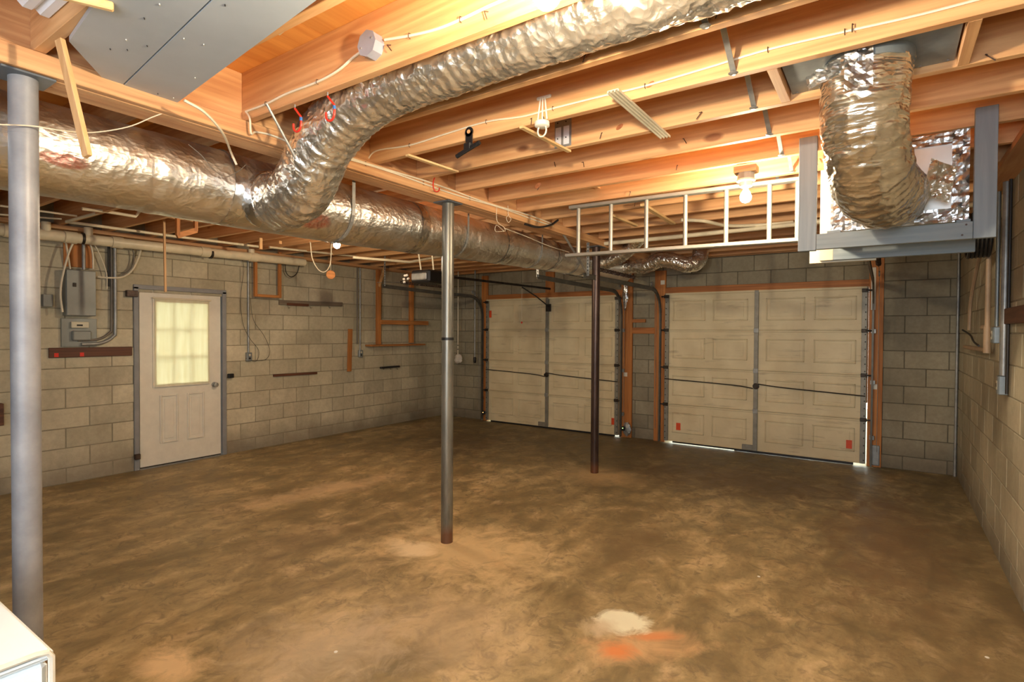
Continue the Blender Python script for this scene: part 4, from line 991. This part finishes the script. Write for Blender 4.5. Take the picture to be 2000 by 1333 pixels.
# garage door opener
t = thing('garage_door_opener', 'dark garage door opener motor hanging from the ceiling with a long rail', 'opener', (-4.53, 4.8, 2.2))
ox, oy, oz = -4.53, 4.85, 2.22
box('motor_housing', (ox-.15, oy-.13, oz-.08), (ox+.15, oy+.22, oz+.07), 'black', t, .02)
box('light_lens', (ox-.12, oy-.15, oz-.05), (ox+.12, oy-.1305, oz+.03), 'galv', t, .01)
for i in range(5):
    a_ = i*1.1; turned('terminal_wire', (ox-.17+.02*math.cos(a_), oy-.165-.01*i, oz-.03+.045*math.sin(a_)), [(.012, -.014), (.014, 0), (.012, .014)], 'cloth', t, axis=(1, .3*i, .4), seg=8)
for s in (-.10, .10): beam('hanging_strap', (ox+s, oy, oz+.07), (ox+s*1.1, oy-.06, 2.62), .022, .003, 'cream', t, hint=(0, 1, 0))
tube('pull_chain', [(ox+.14, oy+.1, oz+.07), (ox+.14, oy+.1, 2.60)], .006, 'galv', t, seg=6)
beam('opener_rail', (ox, oy+.22, oz+.03), (ox, YG-.05, 2.27), .03, .03, 'darksteel', t)
tube('drive_arm', [(ox+.02, YG-.9, 2.235), (ox+.02, YG-.5, 2.12), (ox+.02, YG-.12, 1.98)], .010, 'black', t, seg=8)
box('door_bracket', (ox-.03, YG-.13, 1.90), (ox+.06, YG-.1055, 2.02), 'darksteel', t, .003)
tube('release_cord', [(ox-.05, YG-.8, 2.22), (ox-.05, YG-.8, 1.72)], .0025, 'cablewhite', t, seg=5); turned('cord_knob', (ox-.05, YG-.8, 1.71), [(.01, -.015), (.014, 0), (.01, .015)], 'red', t, seg=10)

# corner rods
c1 = bp(895, 535, 'Y', 7.55); c2 = bp(895, 692, 'Y', 7.55)
t = thing('hanging_rod', 'white hanging rod with a rag tied to its end in the far left corner', 'rod', (c1.x, 7.55, c2.z))
tube('rod', [(c1.x, 7.55, 2.838), (c1.x, 7.55, c2.z-.02)], .010, 'cablewhite', t, seg=10)
for dz in (.08, .15): tube('collar', [(c1.x, 7.55, c2.z+dz), (c1.x, 7.55, c2.z+dz+.012)], .016, 'darksteel', t, seg=10)
def blob_mesh(c, r, seed, sq=(1, 1, 1)):
    bm = bmesh.new(); bmesh.ops.create_icosphere(bm, subdivisions=4, radius=1)
    for v in bm.verts:
        n_ = v.co.normalized(); f = 1+.35*noise.noise(n_*1.6+Vector((seed, 0, 0)))+.18*noise.noise(n_*5+Vector((0, seed, 0)))
        v.co = Vector((n_.x*sq[0], n_.y*sq[1], n_.z*sq[2]))*r*f+Vector(c)
    return bm
bm = blob_mesh((c1.x+.01, 7.55, c2.z-.085), .075, 3, (1.1, .6, 1)); raw('rag', bm, 'cloth', t, smooth=True)
c1 = bp(928, 540, 'Y', 7.6); c2 = bp(928, 708, 'Y', 7.6)
t = thing('hanging_rod', 'grey hanging rod with a black rubber end next to the left garage door', 'rod', (c1.x, 7.6, c2.z))
tube('rod', [(c1.x, 7.6, 2.838), (c1.x, 7.6, c2.z)], .014, 'galv', t, seg=10)
turned('rubber_end', (c1.x, 7.6, c2.z+.0), [(.022, .09), (.026, .08), (.026, 0), (.018, -.012)], 'black', t)
# safety sensors
for x, px, py, col, lab in ((-5.93, 943, 807, (1, .45, .1, 1), 'small black safety sensor with an amber light by the left garage door'), (-3.22, 1216, 838, (.5, 1, .15, 1), 'black safety sensor with a green light right of the left garage door')):
    p = bp(px, py, 'Y', 7.62); t = thing('safety_sensor', lab, 'sensor', (p.x, 7.64, p.z), 'garage door safety sensors')
    box('sensor_body', (p.x-.022, 7.625, p.z-.03), (p.x+.022, 7.665, p.z+.03), 'black', t, .006); box('sensor_bracket', (p.x-.012, 7.6655, p.z-.015), (p.x+.012, 7.74, p.z+.015), 'galv', t, .002)
    turned('indicator', (p.x, 7.6248, p.z+.008), [(.005, 0), (.004, .003)], mat_emit('sensor_glow', col, 9), t, axis=(0, -1, 0), seg=10)
p = GW(1226, 838, .06); bm = blob_mesh((p.x, YG-.09, p.z), .06, 8, (1, .5, 1.5)); tag(raw('plastic_bag', bm, 'galv', smooth=True), 'small crumpled plastic bag on the jamb next to the green sensor', 'bag')
p = GW(1222, 575, .06)
o = tag(raw('foil_scrap', blob_mesh((p.x+.01, YG-.09, p.z), .04, 5, (.9, .5, 5.2)), 'foiltape', smooth=True), 'strip of crumpled foil hanging beside the left garage door track', 'foil')
# paper tags on jambs
for px, py, lab in ((1221, 732, 'small white tag on the jamb right of the left garage door'), (1707, 756, 'small white tag on the jamb right of the right garage door'), (1294, 552, 'small white tag high on the jamb left of the right garage door')):
    p = GW(px, py, .05); tag(box('paper_tag', (p.x-.03, YG-.043, p.z-.03), (p.x+.03, YG-.0405, p.z+.03), 'white'), lab, 'tag', 'paper tags on the door jambs')
p = GW(1702, 590, .05); tag(box('paper_strip', (-.16, YG-.043, 1.85), (-.115, YG-.0405, 2.35), 'white'), 'torn white paper strip on the jamb beside the right track', 'paper')
p = GW(1708, 880, .06); tag(box('wrapped_sleeve', (-.15, YG-.052, .02), (-.05, YG-.0405, .26), 'galv', bev=.008), 'grey plastic wrap around the foot of the right jamb', 'wrap')
# right corner: slim tube put in to stand for the strip of daylight
tag(tube('corner_daylight_strip', [(XR-.02, YG-.03, .0), (XR-.02, YG-.03, 2.5)], .014, 'galv', seg=10), 'slim grey tube standing in for a daylight strip in the far right corner', 'pipe')

# ================================================================== RIGHT WALL ITEMS
def RWp(px, py, off): return RW(px, py, off)
p = RW(1925, 470, .06); q = RW(1925, 640, .06); b_ = RW(1925, 685, .06); e = RW(1882, 681, .06)
t = thing('condensate_pipe', 'cream plastic pipe dropping down the right wall and turning to the far corner', 'pipe', (XR-.06, q.y, b_.z))
tube('pipe', [(XR-.05, q.y, 2.56), (XR-.05, q.y, q.z)], .017, 'pvc_shaded', t, seg=14)
tube('coupling', [(XR-.05, q.y, q.z+.0), (XR-.05, q.y, b_.z-.02)], .023, 'pvc_shaded', t, seg=14)
tube('elbow_run', [(XR-.05, q.y, b_.z), (XR-.05, q.y+.6, b_.z+.0), (XR-.05, min(e.y, 7.3), b_.z+.0)], .018, 'pvc_shaded', t, seg=14)
z1 = RW(1913, 640, .06); tube('side_tee', [(XR-.05, q.y, z1.z), (XR-.05, q.y+.22, z1.z)], .02, 'pvc_shaded', t, seg=12)
cable('drain_hose', [RW(x, y_, .06) for x, y_ in ((1922, 470), (1908, 525), (1896, 590), (1893, 645))], .013, 'pvc_shaded', 'tan hose curving beside the cream pipe on the right wall')
cable('electrical_cable', [RW(x, y_, .05) for x, y_ in ((1880, 645), (1895, 655), (1902, 668), (1912, 676))], .008, 'cableblack', 'short black cable behind the cream pipe on the right wall')
def rwbox(px, py, w, h, face, label):
    p = RW(px, py, .02); t = thing('outlet_box', label, 'outlet box', (XR, p.y, p.z), 'metal outlet boxes on the right wall')
    box('box_body', (XR-.055, p.y-w/2, p.z-h/2), (XR-.004, p.y+w/2, p.z+h/2), 'sheet', t, .005); box('cover_plate', (XR-.058, p.y-w/2+.004, p.z-h/2+.004), (XR-.0555, p.y+w/2-.004, p.z+h/2-.004), 'sheet', t, .001)
    box('receptacle', (XR-.061, p.y-.022, p.z-.03), (XR-.0583, p.y+.022, p.z+.03), 'cream', t, .002); box('slot', (XR-.0625, p.y-.008, p.z-.012), (XR-.0612, p.y+.008, p.z+.012), 'darkglass', t); return p
b1 = rwbox(1951, 655, .115, .115, 0, 'upper metal outlet box between the conduits on the right wall')
b2 = rwbox(1962, 753, .075, .125, 0, 'lower metal outlet box at the foot of the conduits on the right wall')
def rwpipe(y_, z0, z1, r, mat, label, off=.03): return tag(tube('conduit_pipe', [(XR-off, y_, z0), (XR-off, y_, z1)], r, mat, seg=12), label, 'conduit')
rwpipe(b1.y+.02, b1.z+.06, 2.56, .012, 'sheet', 'thin grey conduit above the upper outlet box on the right wall')
rwpipe(b2.y+.03, b2.z+.064, b1.z-.06, .010, 'sheet', 'thin grey conduit below the upper outlet box on the right wall')
rwpipe(b2.y-.02, b2.z+.064, 2.56, .022, 'galv', 'thick grey conduit rising from the lower outlet box on the right wall', .03)
rwpipe(b2.y-.085, b2.z-.05, 2.56, .009, 'cableblack', 'thin black cable beside the thick conduit on the right wall', .02)
# dark coiled hose and stained board up on the right wall
t = thing('coiled_hose', 'dark coiled hose hanging on the right wall behind the grey upright', 'hose', (XR-.1, 4.9, 2.3))
for i in range(6):
    P_ = [(XR-.06-.022*i, 5.25+.15*math.cos(a_*math.pi/10)+.01*i, 2.30+.16*math.sin(a_*math.pi/10)) for a_ in range(21)]
    tube('hose_loop', P_, .011, 'black', t, seg=8)
p = RW(1975, 600, .04); tag(box('dark_rack_board', (XR-.035, 3.6, p.z-.10), (XR-.004, 4.85, p.z+.0), 'darkboard', bev=.003), 'dark red brown board on the right wall right of the conduits', 'board')

# ================================================================== WHITE APPLIANCE, bottom left
ax, ay, az = -1.445, .41, .90
t = thing('white_appliance', 'white enamel top loading appliance cut off at the bottom left', 'appliance', (ax-.35, ay-.35, 0))
box('cabinet', (ax-.68, ay-.70, .02), (ax-.008, ay-.008, az-.03), 'enamel', t, .012)
bm = bmesh.new(); a_box(bm, (ax-.69, ay-.71, az-.029), (ax, ay, az-.004)); es = [e_ for e_ in bm.edges]; bmesh.ops.bevel(bm, geom=es, offset=.010, segments=3, affect='EDGES'); raw('top_lid', bm, 'enamel', t, smooth=True)
tube('lid_rim', [(ax-.002, ay-.70, az-.006), (ax-.002, ay-.10, az-.006), (ax-.002, ay-.03, az-.006), (ax-.002, ay-.012, az-.010), (ax-.003, ay-.005, az-.022), (ax-.003, ay-.005, az-.06), (ax-.003, ay-.005, .05)], .0065, 'enamelrim', t, seg=8)
for s in ((ax-.64, ay-.66), (ax-.05, ay-.66), (ax-.64, ay-.05), (ax-.05, ay-.05)): turned('foot', (s[0], s[1], 0), [(.02, 0), (.02, .02)], 'black', t, seg=12)
# small debris on the floor
for (px, py, lab) in ((1482, 1127, 'small white chip on the floor right of the middle'), (656, 1274, 'tiny white chip on the floor in front of the white appliance'), (1928, 1285, 'tiny white chip on the floor by the right wall')):
    p = bp(px, py, 'Z', 0); tag(turned('paint_flake', (p.x, p.y, .0), [(.010, 0), (.009, .002), (.004, .003)], 'white', seg=9), lab, 'chip', 'white chips on the floor')
